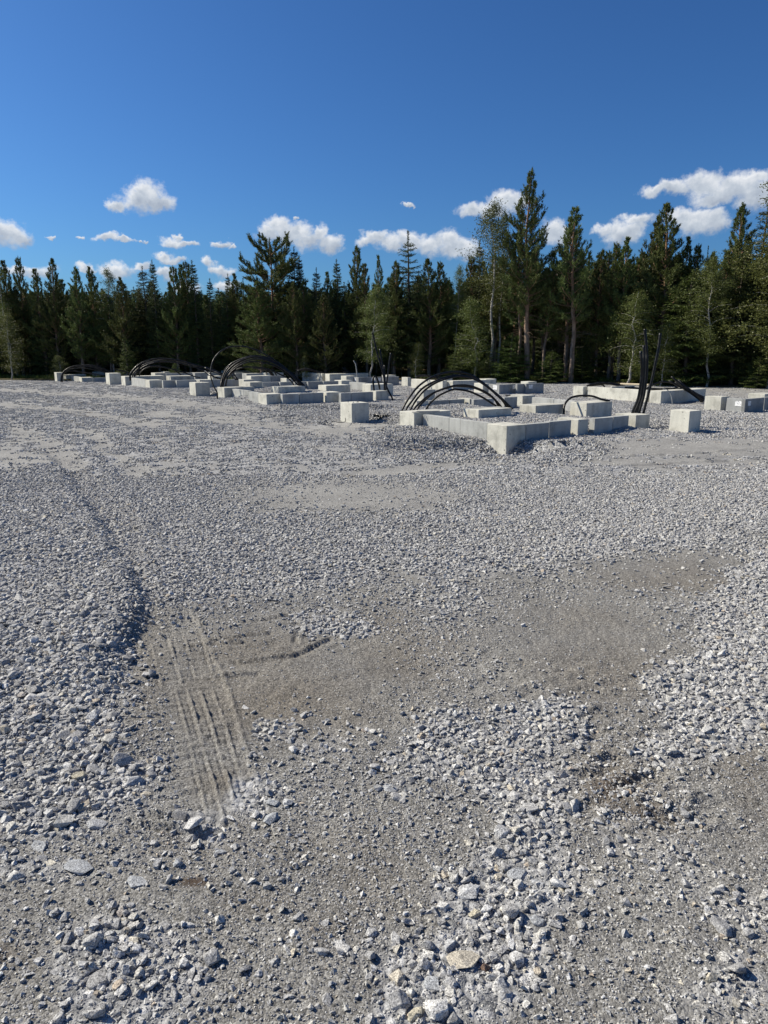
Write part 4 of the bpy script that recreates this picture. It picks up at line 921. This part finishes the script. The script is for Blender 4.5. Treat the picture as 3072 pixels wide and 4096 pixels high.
def make_spruce(seed, H=13, bare=.08, width=1.7, mat=None, dens=1.0, sparse=False, leader=.6):
    r = np.random.default_rng(seed); F_ = Fol(); Wd = Wood(); path = trunk_path(H, r, .006, 10, .02)
    Wd.tube([tuple(p) for p in path], .011 * H + .02, .012, 7)
    z = H * bare + .1; PT = []; PD = []; PL = []
    while z < H - leader:
        t = z / H; L0 = width * (1 - t) ** .85 * (.6 + .4 * min(1, (t - bare) * 6)) + .1; nb = int(r.integers(5, 8)); a0 = r.uniform(0, 6.28)
        for b in range(nb):
            az = a0 + b * 6.283 / nb + r.normal(0, .25); L = L0 * r.uniform(.6, 1.18); n = max(3, int(L / .14)); el = R(-12 + 38 * t ** 2) + r.normal(0, .1); pts = [on(path, z + r.normal(0, .06))]
            for i in range(n):
                el += .55 / n * (i / n) * 2 - (.10 / n); d = np.array([math.sin(az) * math.cos(el), math.cos(az) * math.cos(el), math.sin(el)]); pts.append(pts[-1] + d * L / n)
                side = np.array([math.cos(az), -math.sin(az), 0]); f = i / n
                tl = (.42 * math.sin(math.pi * min(1, f * .75 + .22))) * min(1, L) + .05
                for sg in (-1, 1):
                    dd = nrm((side * sg * .8 + d * .7 + np.array([0, 0, -.28 - .25 * r.random()]))[None])[0]; m_ = max(1, int(tl / .11))
                    for q in range(m_): PT.append(pts[-1] + dd * tl * (q + .5) / m_); PD.append(dd)
                PT.append(pts[-1]); PD.append(d)
            if not sparse or t < .6: pass
            Wd.tube([tuple(pts[0]), tuple(pts[len(pts) // 2]), tuple(pts[-1])], .006 + .009 * L, .003, 3)
        z += r.uniform(.7, 1.2) * (.27 if not sparse else .27 + .25 * t)
    for zz in np.arange(H - leader, H, .11):
        for q in range(3): PT.append(on(path, zz)); PD.append(np.array([r.normal(0, .5), r.normal(0, .5), .9]))
    PT = np.array(PT); PD = nrm(np.array(PD))
    tuft_cloud(F_, PT, PD, int(5 * dens), .135, .034, r, .55, -.12)
    return F_.mesh('crown', mat or M_spruce), Wd.mesh('trunk', M_sbark)
def make_birch(seed, H=11, bare=.3, width=1.3, leaves=9000, size=.062, crook=.09):
    r = np.random.default_rng(seed); F_ = Fol(); Wd = Wood(); path = trunk_path(H, r, .02, 12, crook)
    Wd.tube([tuple(p) for p in path], .0065 * H + .015, .012, 7); ends = []
    nb = int(60 * (1 - bare))
    for b in range(nb):
        t = (b + r.random()) / nb; z = H * (bare + (1 - bare) * t * .97); L = width * (math.sin(math.pi * min(1, .18 + t * .82)) ** .8 * .95 + .12) * r.uniform(.6, 1.15); az = r.uniform(0, 6.28); el = R(50) + r.normal(0, .15); pts = [on(path, z)]
        n = 7
        for i in range(n):
            el -= .16 + r.normal(0, .05); az += r.normal(0, .12); d = np.array([math.sin(az) * math.cos(el), math.cos(az) * math.cos(el), math.sin(el)]); pts.append(pts[-1] + d * L / n)
            if i >= 1:
                for q in range(3):
                    e = pts[-1] + r.normal(0, .14 + .08 * L, 3) * np.array([1, 1, .8]) + np.array([0, 0, -.08]); ends.append(e)
        Wd.tube([tuple(p) for p in pts[::2]] + [tuple(pts[-1])], .006 + .008 * L, .003, 4)
    ends = np.array(ends); ends = np.vstack([ends, on(path, H)[None] + r.normal(0, .1, (6, 3))]); k = max(1, leaves // len(ends)); P = np.repeat(ends, k, 0) + r.normal(0, .12, (len(ends) * k, 3)) * np.array([1, 1, 1.2])
    F_.leaves(P, size * r.uniform(.7, 1.25, len(P)), r)
    return F_.mesh('crown', M_birch), Wd.mesh('trunk', M_bbark)
PR = {
 'pa': (make_pine(1, 11, .18, 1.45, dens=1.5), 11), 'pb': (make_pine(2, 11, .24, 1.3, dens=1.5), 11), 'pc': (make_pine(3, 12, .12, 1.7, dens=1.6), 12), 'pd': (make_pine(9, 10, .36, 1.05, dens=1.2), 10), 'pe': (make_pine(12, 11, .08, 1.85, dens=1.6), 11),
 'tall': (make_pine(4, 13.5, .38, 1.65, lop=.18, dens=1.3), 13.5), 'big': (make_pine(5, 12, .34, 2.4, big=True, dens=1.8), 12),
 'sa': (make_spruce(6, 12, .08, 1.7), 12), 'sb': (make_spruce(7, 13, .12, 1.35), 13), 'sc': (make_spruce(8, 12, .1, 1.7, sparse=True, leader=.9), 12), 'sd': (make_spruce(31, 12, .05, 2.0, dens=1.2), 12),
 'ya': (make_spruce(10, 5, .02, 1.35, M_young, 1.0, leader=.4), 5), 'yb': (make_spruce(11, 6.5, .02, 1.5, M_young, 1.1, leader=.5), 6.5),
 'ba': (make_birch(20, 11, .38, 1.25, 11000, .065), 11), 'bb': (make_birch(21, 8, .12, 1.3, 12000, .065), 8), 'bc': (make_birch(22, 10, .22, 1.7, 16000, .068), 10), 'bd': (make_birch(23, 12, .1, 2.3, 36000, .075), 12)}
KIND = {'p': 'pine', 't': 'pine', 'b': 'birch', 's': 'spruce', 'y': 'spruce'}
used = set()
def plant(key, x, y, z, H, wid=1.0, label=None, group=None, rz=None):
    (crown, trunk), h0 = PR[key]; s = H / h0
    kind = 'pine' if key in ('big', 'tall') or key[0] == 'p' else ('birch' if key[0] == 'b' else 'spruce')
    e = empty(kind + '_tree', (x, y, z), random.uniform(0, 6.283) if rz is None else rz); e.scale = (s ** .5 * wid, s ** .5 * wid, s)
    tag(e, label, kind + ' tree', group)
    for nm, me in (('crown', crown), ('trunk', trunk)):
        link(bpy.data.objects.new(nm, me), e)
    return e
def line_Y(px): return float(np.interp(px, [-900, 0, 600, 1200, 1700, 2000, 2400, 2900, 3600], [46, 44, 41.5, 39, 37.5, 36.6, 34.2, 31.2, 28.5]))
def gz(x, y): return -.02 * max(0, y - 30) * float(sstep(2, -8, np.array([x]))[0])
def by_px(key, bx, ty, dy=0.0, wid=1.0, tx=None, label=None, rz=None, group=None):
    Y = line_Y(bx) + dy; p = atY(bx, 1500, Y); z = gz(p.x, Y); top = atY(tx if tx else bx, ty, Y); return plant(key, p.x, Y, z, (top.z - z) * .985, wid, label, group, rz)
G = 'trees of the forest edge'
T = [('ba', 46, 1055, .5, .8, 'sparse thin birch at the far left with feathery crown against the sky'), ('pb', 74, 1047, 1.5, .9, 'pine just right of the feathery far left birch'), ('pa', 123, 1030, 2, .75, 'pine with slim leaning top, second peak from the left edge'),
 ('bb', 40, 1250, -1.0, .9, 'low yellow-green birch at the left photo edge reaching the ground'), ('pb', 195, 1080, 1.2, .9, 'pine between the slim-topped pine and the tall dense one at left'), ('pc', 243, 1036, 1, .8, 'tall dense pointed pine, highest peak of the left group'),
 ('pa', 338, 1068, .6, .85, 'double-leader pine left of the round dense pine at left'), ('pe', 392, 1070, 1.6, .75, 'dense blunt pine below the small flat cloud'), ('ba', 457, 1068, 1, .8, 'pale birch top in the left forest'), ('pe', 505, 1112, .2, .85, 'olive pine just right of the pale birch top'),
 ('sa', 608, 1060, 1.4, 1.05, 'broad dark spruce with rounded top at left'), ('sb', 641, 1032, .8, .8, 'narrow dark spruce spire beside the broad rounded one'), ('pa', 716, 1066, 1, .9, 'pine with candle-like top left of centre-left gap'), ('pb', 742, 1060, 2, .8, 'slim pine directly right of the candle-topped pine'),
 ('pa', 767, 1047, 1.5, .8, 'slim pine in front of the tallest left-centre spruce'), ('sb', 799, 1034, 1.2, .95, 'tall pointed spruce above the wide low pipe arch'), ('sb', 855, 1108, 1, .8, 'shorter spruce right of the tall pointed one'), ('sb', 926, 1088, 2, .7, 'small spruce spire at the left of the big round pine'),
 ('pb', 953, 1098, 2, .8, 'small pine top between two little spruce spires'), ('sc', 985, 1106, 2, .8, 'little spruce spire touching the big round pine'), ('big', 1095, 960, 2.0, 1.0, 'big old round-crowned pine, the broadest crown in the forest'), ('pe', 1048, 1130, -.8, 1.15, 'broad green pine in front of the big round-crowned one'),
 ('sd', 1186, 978, 2.4, .8, 'near-black spruce spire right of the round-crowned pine'), ('sb', 1213, 1014, 2.2, .75, 'second black spruce spire, lower and to the right'), ('sa', 1264, 1064, 1.6, .75, 'pointed spruce with light tip right of the black spires'), ('pe', 1188, 1130, -.5, .85, 'mid-green pine in front of the black spruce spires'),
 ('pb', 1320, 1092, 2, .7, 'small pine in the dip of the treeline'), ('sb', 1357, 1030, 1.6, .85, 'dark ragged spruce left of the long-leadered pine'), ('pa', 1428, 984, 1.5, .8, 'pine with a long bare leader in the middle of the forest'), ('pd', 1468, 1060, 1.2, .8, 'pine just right of the long-leadered pine'),
 ('pd', 1504, 1026, 2, .55, 'thin pine ending in a small tuft on a bare stem'), ('bc', 1482, 1146, -1.6, .95, 'full yellow-green birch in front of the middle pines'), ('pe', 1300, 1180, -.9, .9, 'low dense pine left of the full yellow-green birch'), ('sc', 1641, 914, 1.0, 1.2, 'tall open-topped spruce, highest tree of the middle'),
 ('pa', 1579, 1045, .6, .85, 'pine at the left shoulder of the tall open-topped spruce'), ('pc', 1718, 1036, .5, .95, 'dense pine at the right shoulder of the tall open-topped spruce'), ('pa', 1755, 1048, 1.2, .9, 'pine with many upright shoots left of the sparse birch'), ('ba', 1820, 1060, .8, .6, 'sparse bluish birch top in the gap left of the tall right group'),
 ('pa', 1874, 1024, 1.6, .85, 'pine on the rising shoulder of the right group'), ('sb', 1908, 958, 1.4, .85, 'spruce behind the tall birch'), ('ba', 1965, 806, -.3, 1.15, 'tall white-stemmed birch left of the tallest pine'), ('ba', 1995, 850, .6, .8, 'second birch crown close beside the tall white-stemmed birch'),
 ('bb', 1905, 1190, -1.0, 1.15, 'lower birch with drooping pale crown in front of the right group'), ('tall', 2105, 688, -1.0, 1.0, 'tallest pine of the photo with an orange upper trunk'), ('pd', 2075, 905, -.6, .8, 'slender pine stem standing close to the tallest pine'), ('pd', 2170, 1020, -.2, .8, 'thin pine with dead twigs right of the tallest pine'),
 ('pd', 2285, 838, -.6, 1.1, 'tall pine with reaching side branch right of the tallest one'), ('pb', 2262, 880, .6, 1.0, 'pine stem paired with the tall side-branched pine'), ('pa', 2380, 1000, .8, .8, 'small-crowned pine in the dip at right'), ('pa', 2433, 972, .8, .85, 'slim pine peak left of the dense giant pine'),
 ('pb', 2472, 950, .5, .9, 'pine leaning on the left side of the dense giant pine'), ('pc', 2632, 812, .4, 1.1, 'dense giant pine with broken right side'), ('pe', 2575, 870, 1, .85, 'rounded pine crown attached left of the dense giant pine'), ('pb', 2697, 954, 1.2, .8, 'pine shoot right of the dense giant pine'),
 ('pa', 2742, 980, 1, .85, 'pine pair right of the dense giant pine'), ('sc', 2790, 974, .6, .55, 'thin young spruce leader sticking out of the treeline'), ('bb', 2505, 1165, -1.4, 1.2, 'light birch behind the right upright pipes'), ('yb', 2742, 1075, -.3, 1.45, 'bright yellow-green spruce at right, branches to the ground'),
 ('bc', 2830, 1015, -.9, .9, 'crooked white birch at right behind the squat block'), ('pa', 2905, 816, .8, 1.0, 'pine with twin tops left of the spiky spruce'), ('sc', 2980, 768, .5, 1.1, 'spiky spruce with bare tip near the right edge'), ('sd', 2925, 980, -.1, 1.15, 'dark hanging spruce under the twin-topped pine'),
 ('bd', 3075, 672, -1.0, 1.25, 'huge leafy birch cut by the right edge of the photo'), ('yb', 2040, 1330, -1.4, 1.35, 'young green spruce beneath the tallest pine'), ('ya', 1955, 1410, -1.6, .7, 'tiny spruce at the foot of the tall birch'), ('ya', 2200, 1400, -1.2, 1.2, 'low green spruce right of the tallest pine trunk'),
 ('ya', 512, 1345, -1.2, .7, 'small green spruce above the gap between the left arches'), ('ya', 700, 1450, -1.6, .8, 'tiny yellowish spruce behind the wide low arch'), ('ya', 3030, 1420, -1.0, 1.0, 'low spruce twigs at the right edge under the huge birch'), ('yb', 2330, 1400, -.2, 1.2, 'dim young spruce between bare pine stems'),
 ('bb', 1215, 1420, -1.6, .6, 'little pale shrub birch right of the round-crowned pine'), ('bb', 1660, 1370, -1.2, .7, 'small birch bush left of the nearest arch'), ('yb', 1840, 1330, -.8, 1.1, 'young spruce in shade behind the nearest arch'), ('bb', 2640, 1290, -1.4, .8, 'low birch bush right of the upright pipes'),
 ('yb', 2560, 1310, -.6, 1.0, 'green spruce skirt behind the right upright pipes'), ('bb', 250, 1420, -1.2, .8, 'low bushy birch behind the farthest left arch')]
for key, bx, ty, dy, wid, lab in T: by_px(key, bx, ty, dy, wid, label=lab, group=G, rz=(R(0) if key == 'tall' else None))
# trees standing behind and between: nothing tells them apart
env_x = [t[1] for t in T if t[2] < 1120]; env_y = [t[2] for t in T if t[2] < 1120]
order = np.argsort(env_x); ex = np.array(env_x)[order]; ey = np.array(env_y)[order]
ey = np.minimum(ey, np.minimum(np.roll(ey, 1), np.roll(ey, -1)) + 90)
rf = random.Random(5)
for row, (dy, n) in enumerate([(1.6, 44), (3.4, 46), (5.6, 48), (8.5, 46), (12.5, 40)]):
    for i in range(n):
        px = -350 + (3072 + 700) * (i + rf.uniform(.1, .9)) / n
        e = float(np.interp(px, ex, ey)); loc = float(np.interp(px, [0, 1000, 1500, 2000, 3072], [1150, 1150, 1130, 1030, 980]))
        ty = max(e + rf.uniform(40, 140), loc + rf.uniform(-25, 60)) - row * 3
        key = rf.choice(['pa', 'pb', 'pc', 'pe', 'sa', 'sb', 'sd', 'pa', 'pd', 'sd', 'pe'])
        if row < 2 and 1850 < px < 2500: key = rf.choice(['pd', 'pd', 'pb'])
        kind = 'pine' if key[0] == 'p' else 'spruce'
        by_px(key, px, ty, dy + rf.uniform(-.8, .8), rf.uniform(.85, 1.1), label='dark %s crowded behind the front trees of the forest edge' % kind, group='%ss filling the forest behind' % kind)
for i in range(60):
    px = -200 + 3500 * (i + rf.uniform(0, 1)) / 60; key = rf.choice(['ya', 'yb', 'ya', 'bb']); kind = 'birch' if key[0] == 'b' else 'spruce'
    by_px(key, px, rf.uniform(1290, 1460), rf.uniform(.4, 5), rf.uniform(.7, 1.2), label='low young %s in the shade between the stems' % kind, group='young %ss in the undergrowth' % kind)
for X0, Y0 in [(-34, 34), (-38, 28), (-36, 40), (28, 26), (31, 22), (26, 30), (33, 28)]:
    plant(rf.choice(['pa', 'pc', 'sb']), X0, Y0, 0, rf.uniform(9, 12), 1, 'conifer of the forest edge outside the picture', 'trees beyond the sides')
# the wood farther back
def merged(key):
    (c, t), h = PR[key]; bm = bmesh.new(); bm.from_mesh(c); me = bpy.data.meshes.new('wood_shape'); bm.to_mesh(me); bm.free(); me.materials.append(c.materials[0]); return me
woods = bpy.data.collections.new('wood_shapes')
for k in ('pe', 'sd', 'sa'): woods.objects.link(bpy.data.objects.new('wood_shape', merged(k)))
N = 420; wx = rng.uniform(-60, 60, N); wy = rng.uniform(0, 1, N) ** 1.2 * 40; base = np.interp(wx, [-40, -22, 0, 8, 16, 30], [62, 61, 54, 52, 47, 44]); wy = wy + base
tl = np.interp(wx / wy, [-.6, -.2, .08, .2, .6], [1150, 1150, 1120, 1050, 1030])
hs_ = ((1385 - tl) / 2900 * wy + 1.9) / 12 * rng.uniform(.84, 1.02, N)
scatter('distant_wood', np.stack([wx, wy, np.zeros(N) - .5], 1), np.stack([np.full(N, 1.2), np.full(N, 1.2), hs_], 1), np.stack([np.zeros(N), np.zeros(N), rng.uniform(0, 6, N)], 1), woods, 'dark conifer wood reading as one mass behind the forest edge')
# forest floor
xs = np.linspace(-70, 70, 240); ts = np.linspace(0, 1, 120) ** 1.6 * 90
XX, TT = np.meshgrid(xs, ts, indexing='ij')
lx = []; ly = []
for px in np.linspace(-2500, 5200, 120):
    Y = line_Y(px); lx.append((px - CX) / F * (Y * CP + EYE * SP)); ly.append(Y)
y0 = np.interp(XX, lx, ly) - .9 + .9 * (fbm(XX, XX * 0, .7, 3, 61) - .5); YY = y0 + TT
ZZ = np.minimum(TT * .25, .06) + .5 * (fbm(XX, YY, .35, 3, 67) - .35) * sstep(.5, 4, TT) - .02 * np.maximum(0, YY - 30) * sstep(2, -8, XX) * (YY < 60) + .03 - .12 * (TT <= 0) - .3 * sstep(20, 60, TT)
co_ = np.stack([XX, YY, ZZ], -1).reshape(-1, 3); nx, ny = XX.shape; i = np.arange(nx - 1)[:, None] * ny; j = np.arange(ny - 1)[None]
q = np.stack([i + j, i + ny + j, i + ny + j + 1, i + j + 1], -1).reshape(-1, 4)
m, nt, b = newmat('forest_floor', .95, .1); geo = node(nt, 'ShaderNodeNewGeometry'); n1 = node(nt, 'ShaderNodeTexNoise', i_Scale=.9, i_Detail=8.0, i_Roughness=.7); nt.links.new(geo.outputs['Position'], n1.inputs['Vector'])
nt.links.new(ramp(nt, n1.outputs[0], [(.3, (.03, .035, .012)), (.5, (.07, .06, .03)), (.62, (.12, .08, .05)), (.75, (.06, .075, .02))]).outputs[0], b.inputs['Base Color']); bump(nt, b, n1.outputs[0], 1, .2)
tag(link(bpy.data.objects.new('forest_floor', mesh_np('forest_floor', co_, quads=q, mat=m, smooth=True))), kind='structure')
# ground cover along the edge
F_ = Fol(); r_ = np.random.default_rng(77); n = 16000; gx = r_.uniform(-28, 26, n); tt = r_.random(n) ** 1.5 * 7
gy = np.interp(gx, lx, ly) - .5 + .9 * (fbm(gx, gx * 0, .7, 3, 61) - .5) + tt; g_z = .5 * (fbm(gx, gy, .35, 3, 67) - .35) * sstep(.5, 4, tt) + .05 - .02 * np.maximum(0, gy - 30) * sstep(2, -8, gx)
keep = fbm(gx, gy, .9, 3, 91) > .42; gx, gy, g_z = gx[keep], gy[keep], g_z[keep]; P = np.repeat(np.stack([gx, gy, g_z], 1), 5, 0) + r_.normal(0, .05, (len(gx) * 5, 3)) * np.array([1, 1, .2])
F_.blades(P, nrm(np.stack([r_.normal(0, .4, len(P)), r_.normal(0, .4, len(P)), np.ones(len(P))], 1)), r_.uniform(.08, .34, len(P)), np.full(len(P), .03), r_)
tag(link(bpy.data.objects.new('undergrowth', F_.mesh('undergrowth', M_young))), 'low grass and bilberry scrub along the forest edge', 'ground cover', kind='stuff')
# ------------------------------------------------------------------ camera, sun, sky
cam = bpy.data.cameras.new('camera'); co = link(bpy.data.objects.new('camera', cam))
cam.sensor_fit = 'VERTICAL'; cam.sensor_height = 36; cam.sensor_width = 27; cam.lens = F / 4096 * 36; cam.clip_end = 3000; cam.clip_start = .05
co.location = (0, 0, EYE); co.rotation_euler = (R(90) - PITCH, 0, 0); S.camera = co
SUN_AZ = R(-71); SUN_EL = R(39.5)      # heading measured from +Y towards +X
sun = bpy.data.lights.new('sun', 'SUN'); so = link(bpy.data.objects.new('sun', sun)); sun.energy = 5.0; sun.angle = R(.53); sun.color = (1, .92, .77)
sd = Vector((math.sin(SUN_AZ) * math.cos(SUN_EL), math.cos(SUN_AZ) * math.cos(SUN_EL), math.sin(SUN_EL)))
so.rotation_euler = sd.to_track_quat('Z', 'Y').to_euler()
W = bpy.data.worlds.new('World'); S.world = W; W.use_nodes = True; nt = W.node_tree; nt.nodes.clear()
out = node(nt, 'ShaderNodeOutputWorld'); bg = node(nt, 'ShaderNodeBackground'); nt.links.new(bg.outputs[0], out.inputs[0])
sky = node(nt, 'ShaderNodeTexSky', sky_type='NISHITA', sun_disc=False, sun_elevation=SUN_EL, sun_rotation=SUN_AZ, altitude=300, air_density=1.0, dust_density=1.2, ozone_density=2.2)
SKY = .05
bg.inputs['Strength'].default_value = SKY
sk1 = mixc(nt, 1.0, sky.outputs[0], (.52 / 6, .92 / 6, 1.36 / 6), 'MULTIPLY')
gm = node(nt, 'ShaderNodeGamma', i_Gamma=1.14); nt.links.new(sk1, gm.inputs['Color']); skyc = mixc(nt, 1.0, gm.outputs[0], (6.0, 6.0, 6.0), 'MULTIPLY')
# cumulus clouds: (px, py, rx, ry) lobes at the directions where they hang
CL = [(585, 768, 52, 46), (555, 800, 70, 42), (625, 812, 62, 34), (480, 828, 34, 20), (25, 932, 62, 40), (72, 945, 48, 20), (430, 953, 46, 15), (492, 962, 46, 8), (690, 965, 46, 19), (745, 973, 42, 11), (712, 942, 18, 10),
      (880, 972, 26, 12), (920, 984, 16, 9), (650, 1025, 40, 15), (692, 1040, 42, 12), (838, 1050, 30, 20), (885, 1085, 40, 20), (470, 1082, 62, 28), (60, 1078, 50, 16), (155, 1082, 55, 20), (345, 1074, 30, 14), (560, 1068, 28, 13), (670, 1092, 40, 22),
      (1120, 905, 50, 30), (1070, 932, 48, 36), (1165, 935, 78, 42), (1235, 965, 58, 36), (1282, 942, 30, 36), (1318, 978, 50, 32), (1500, 945, 42, 22), (1465, 965, 42, 18), (1560, 968, 55, 30), (1640, 968, 55, 32), (1720, 978, 65, 36), (1792, 955, 52, 36), (1832, 990, 70, 38), (1875, 1005, 36, 34),
      (1888, 848, 62, 20), (1965, 842, 72, 28), (2020, 803, 62, 34), (2080, 812, 55, 30), (2222, 922, 46, 40), (2262, 945, 46, 34), (2412, 926, 32, 26), (2470, 942, 50, 44), (2520, 925, 40, 34),
      (2620, 758, 50, 20), (2700, 752, 66, 28), (2815, 742, 72, 44), (2900, 772, 92, 36), (2960, 745, 80, 40), (3015, 712, 52, 28), (2850, 802, 80, 22), (3060, 780, 80, 50), (2732, 875, 46, 34), (2790, 885, 66, 42), (2845, 885, 50, 42), (1628, 820, 22, 9), (220, 950, 14, 5), (325, 948, 16, 6), (575, 962, 13, 5), (740, 1155, 60, 20), (900, 1140, 50, 20), (2550, 880, 60, 20), (1180, 870, 14, 5), (2680, 1000, 0.1, 0.1)]
tc = node(nt, 'ShaderNodeTexCoord'); sx = node(nt, 'ShaderNodeSeparateXYZ'); nt.links.new(tc.outputs['Generated'], sx.inputs[0])
azn = math_(nt, 'ARCTAN2', sx.outputs[0], sx.outputs[1]); eln = math_(nt, 'ARCSINE', sx.outputs[2])
cb = node(nt, 'ShaderNodeCombineXYZ'); nt.links.new(azn, cb.inputs[0]); nt.links.new(eln, cb.inputs[1])
wn = node(nt, 'ShaderNodeTexNoise', i_Scale=38.0, i_Detail=7.0, i_Roughness=.62); nt.links.new(cb.outputs[0], wn.inputs['Vector'])
wsub = node(nt, 'ShaderNodeVectorMath', operation='SUBTRACT'); nt.links.new(wn.outputs['Color'], wsub.inputs[0]); wsub.inputs[1].default_value = (.5, .5, .5)
wsc = node(nt, 'ShaderNodeVectorMath', operation='MULTIPLY'); nt.links.new(wsub.outputs[0], wsc.inputs[0]); wsc.inputs[1].default_value = (.046, .028, 0)
wad = node(nt, 'ShaderNodeVectorMath', operation='ADD'); nt.links.new(cb.outputs[0], wad.inputs[0]); nt.links.new(wsc.outputs[0], wad.inputs[1]); PP = wad.outputs[0]
acc = None; sy = None; sw = None
tiny = (1e-7, 1e-7, 0)
for (px, py, rx, ry) in CL:
    d = Vector(ray(px, py)).normalized(); a = math.atan2(d.x, d.y); e = math.asin(d.z); k = 1.0 / (F * math.cos(e)); ra = rx * 1.25 * k; re = ry * 1.25 / F
    if sw is not None:
        ser = node(nt, 'ShaderNodeVectorMath', operation='MULTIPLY_ADD'); cx_ = node(nt, 'ShaderNodeCombineXYZ'); nt.links.new(sw, cx_.inputs[0]); nt.links.new(sy, cx_.inputs[1]); nt.links.new(acc, cx_.inputs[2])
        nt.links.new(cx_.outputs[0], ser.inputs[0]); ser.inputs[1].default_value = tiny; nt.links.new(PP, ser.inputs[2]); PP = ser.outputs[0]
    ma = node(nt, 'ShaderNodeVectorMath', operation='MULTIPLY_ADD'); nt.links.new(PP, ma.inputs[0]); ma.inputs[1].default_value = (1 / ra, 1 / re, 0); ma.inputs[2].default_value = (-a / ra, -e / re, 0)
    ln = node(nt, 'ShaderNodeVectorMath', operation='LENGTH'); nt.links.new(ma.outputs[0], ln.inputs[0])
    w_ = math_(nt, 'SUBTRACT', 1.0, ln.outputs['Value'])
    acc = w_ if acc is None else math_(nt, 'MAXIMUM', acc, w_)
    wp = math_(nt, 'MAXIMUM', math_(nt, 'ADD', w_, .15), 0.0)
    s2 = node(nt, 'ShaderNodeSeparateXYZ'); nt.links.new(ma.outputs[0], s2.inputs[0])
    sh = math_(nt, 'MULTIPLY_ADD', s2.outputs[0], -.35, s2.outputs[1])
    sy = math_(nt, 'MULTIPLY', wp, sh) if sy is None else math_(nt, 'MULTIPLY_ADD', wp, sh, sy)
    sw = wp if sw is None else math_(nt, 'ADD', sw, wp)
vs = math_(nt, 'DIVIDE', sy, math_(nt, 'ADD', sw, .001))
n2 = node(nt, 'ShaderNodeTexNoise', i_Scale=60.0, i_Detail=6.0, i_Roughness=.55); nt.links.new(cb.outputs[0], n2.inputs['Vector'])
n3 = node(nt, 'ShaderNodeTexNoise', i_Scale=150.0, i_Detail=5.0, i_Roughness=.6); nt.links.new(cb.outputs[0], n3.inputs['Vector'])
dens = math_(nt, 'ADD', acc, math_(nt, 'MULTIPLY', math_(nt, 'SUBTRACT', n3.outputs[0], .5), .55))
alpha = node(nt, 'ShaderNodeMapRange', interpolation_type='SMOOTHSTEP'); nt.links.new(dens, alpha.inputs[0]); alpha.inputs[1].default_value = -.04; alpha.inputs[2].default_value = .62
shade = math_(nt, 'ADD', math_(nt, 'MULTIPLY', vs, .8), math_(nt, 'MULTIPLY', math_(nt, 'SUBTRACT', n2.outputs[0], .5), 1.5))
shade = math_(nt, 'SUBTRACT', shade, math_(nt, 'MULTIPLY', acc, .45))
k = .66 / SKY
cc = ramp(nt, math_(nt, 'MULTIPLY_ADD', shade, .5, .62, clamp=True), [(.15, (.36 * k, .42 * k, .52 * k)), (.45, (.58 * k, .64 * k, .72 * k)), (.75, (.92 * k, .94 * k, .97 * k))])
fin = mixc(nt, math_(nt, 'MULTIPLY', alpha.outputs[0], .96), skyc, cc.outputs[0])
nt.links.new(fin, bg.inputs['Color'])
S.view_settings.view_transform = 'Standard'; S.view_settings.look = 'None'; S.view_settings.exposure = .52; S.view_settings.gamma = 1
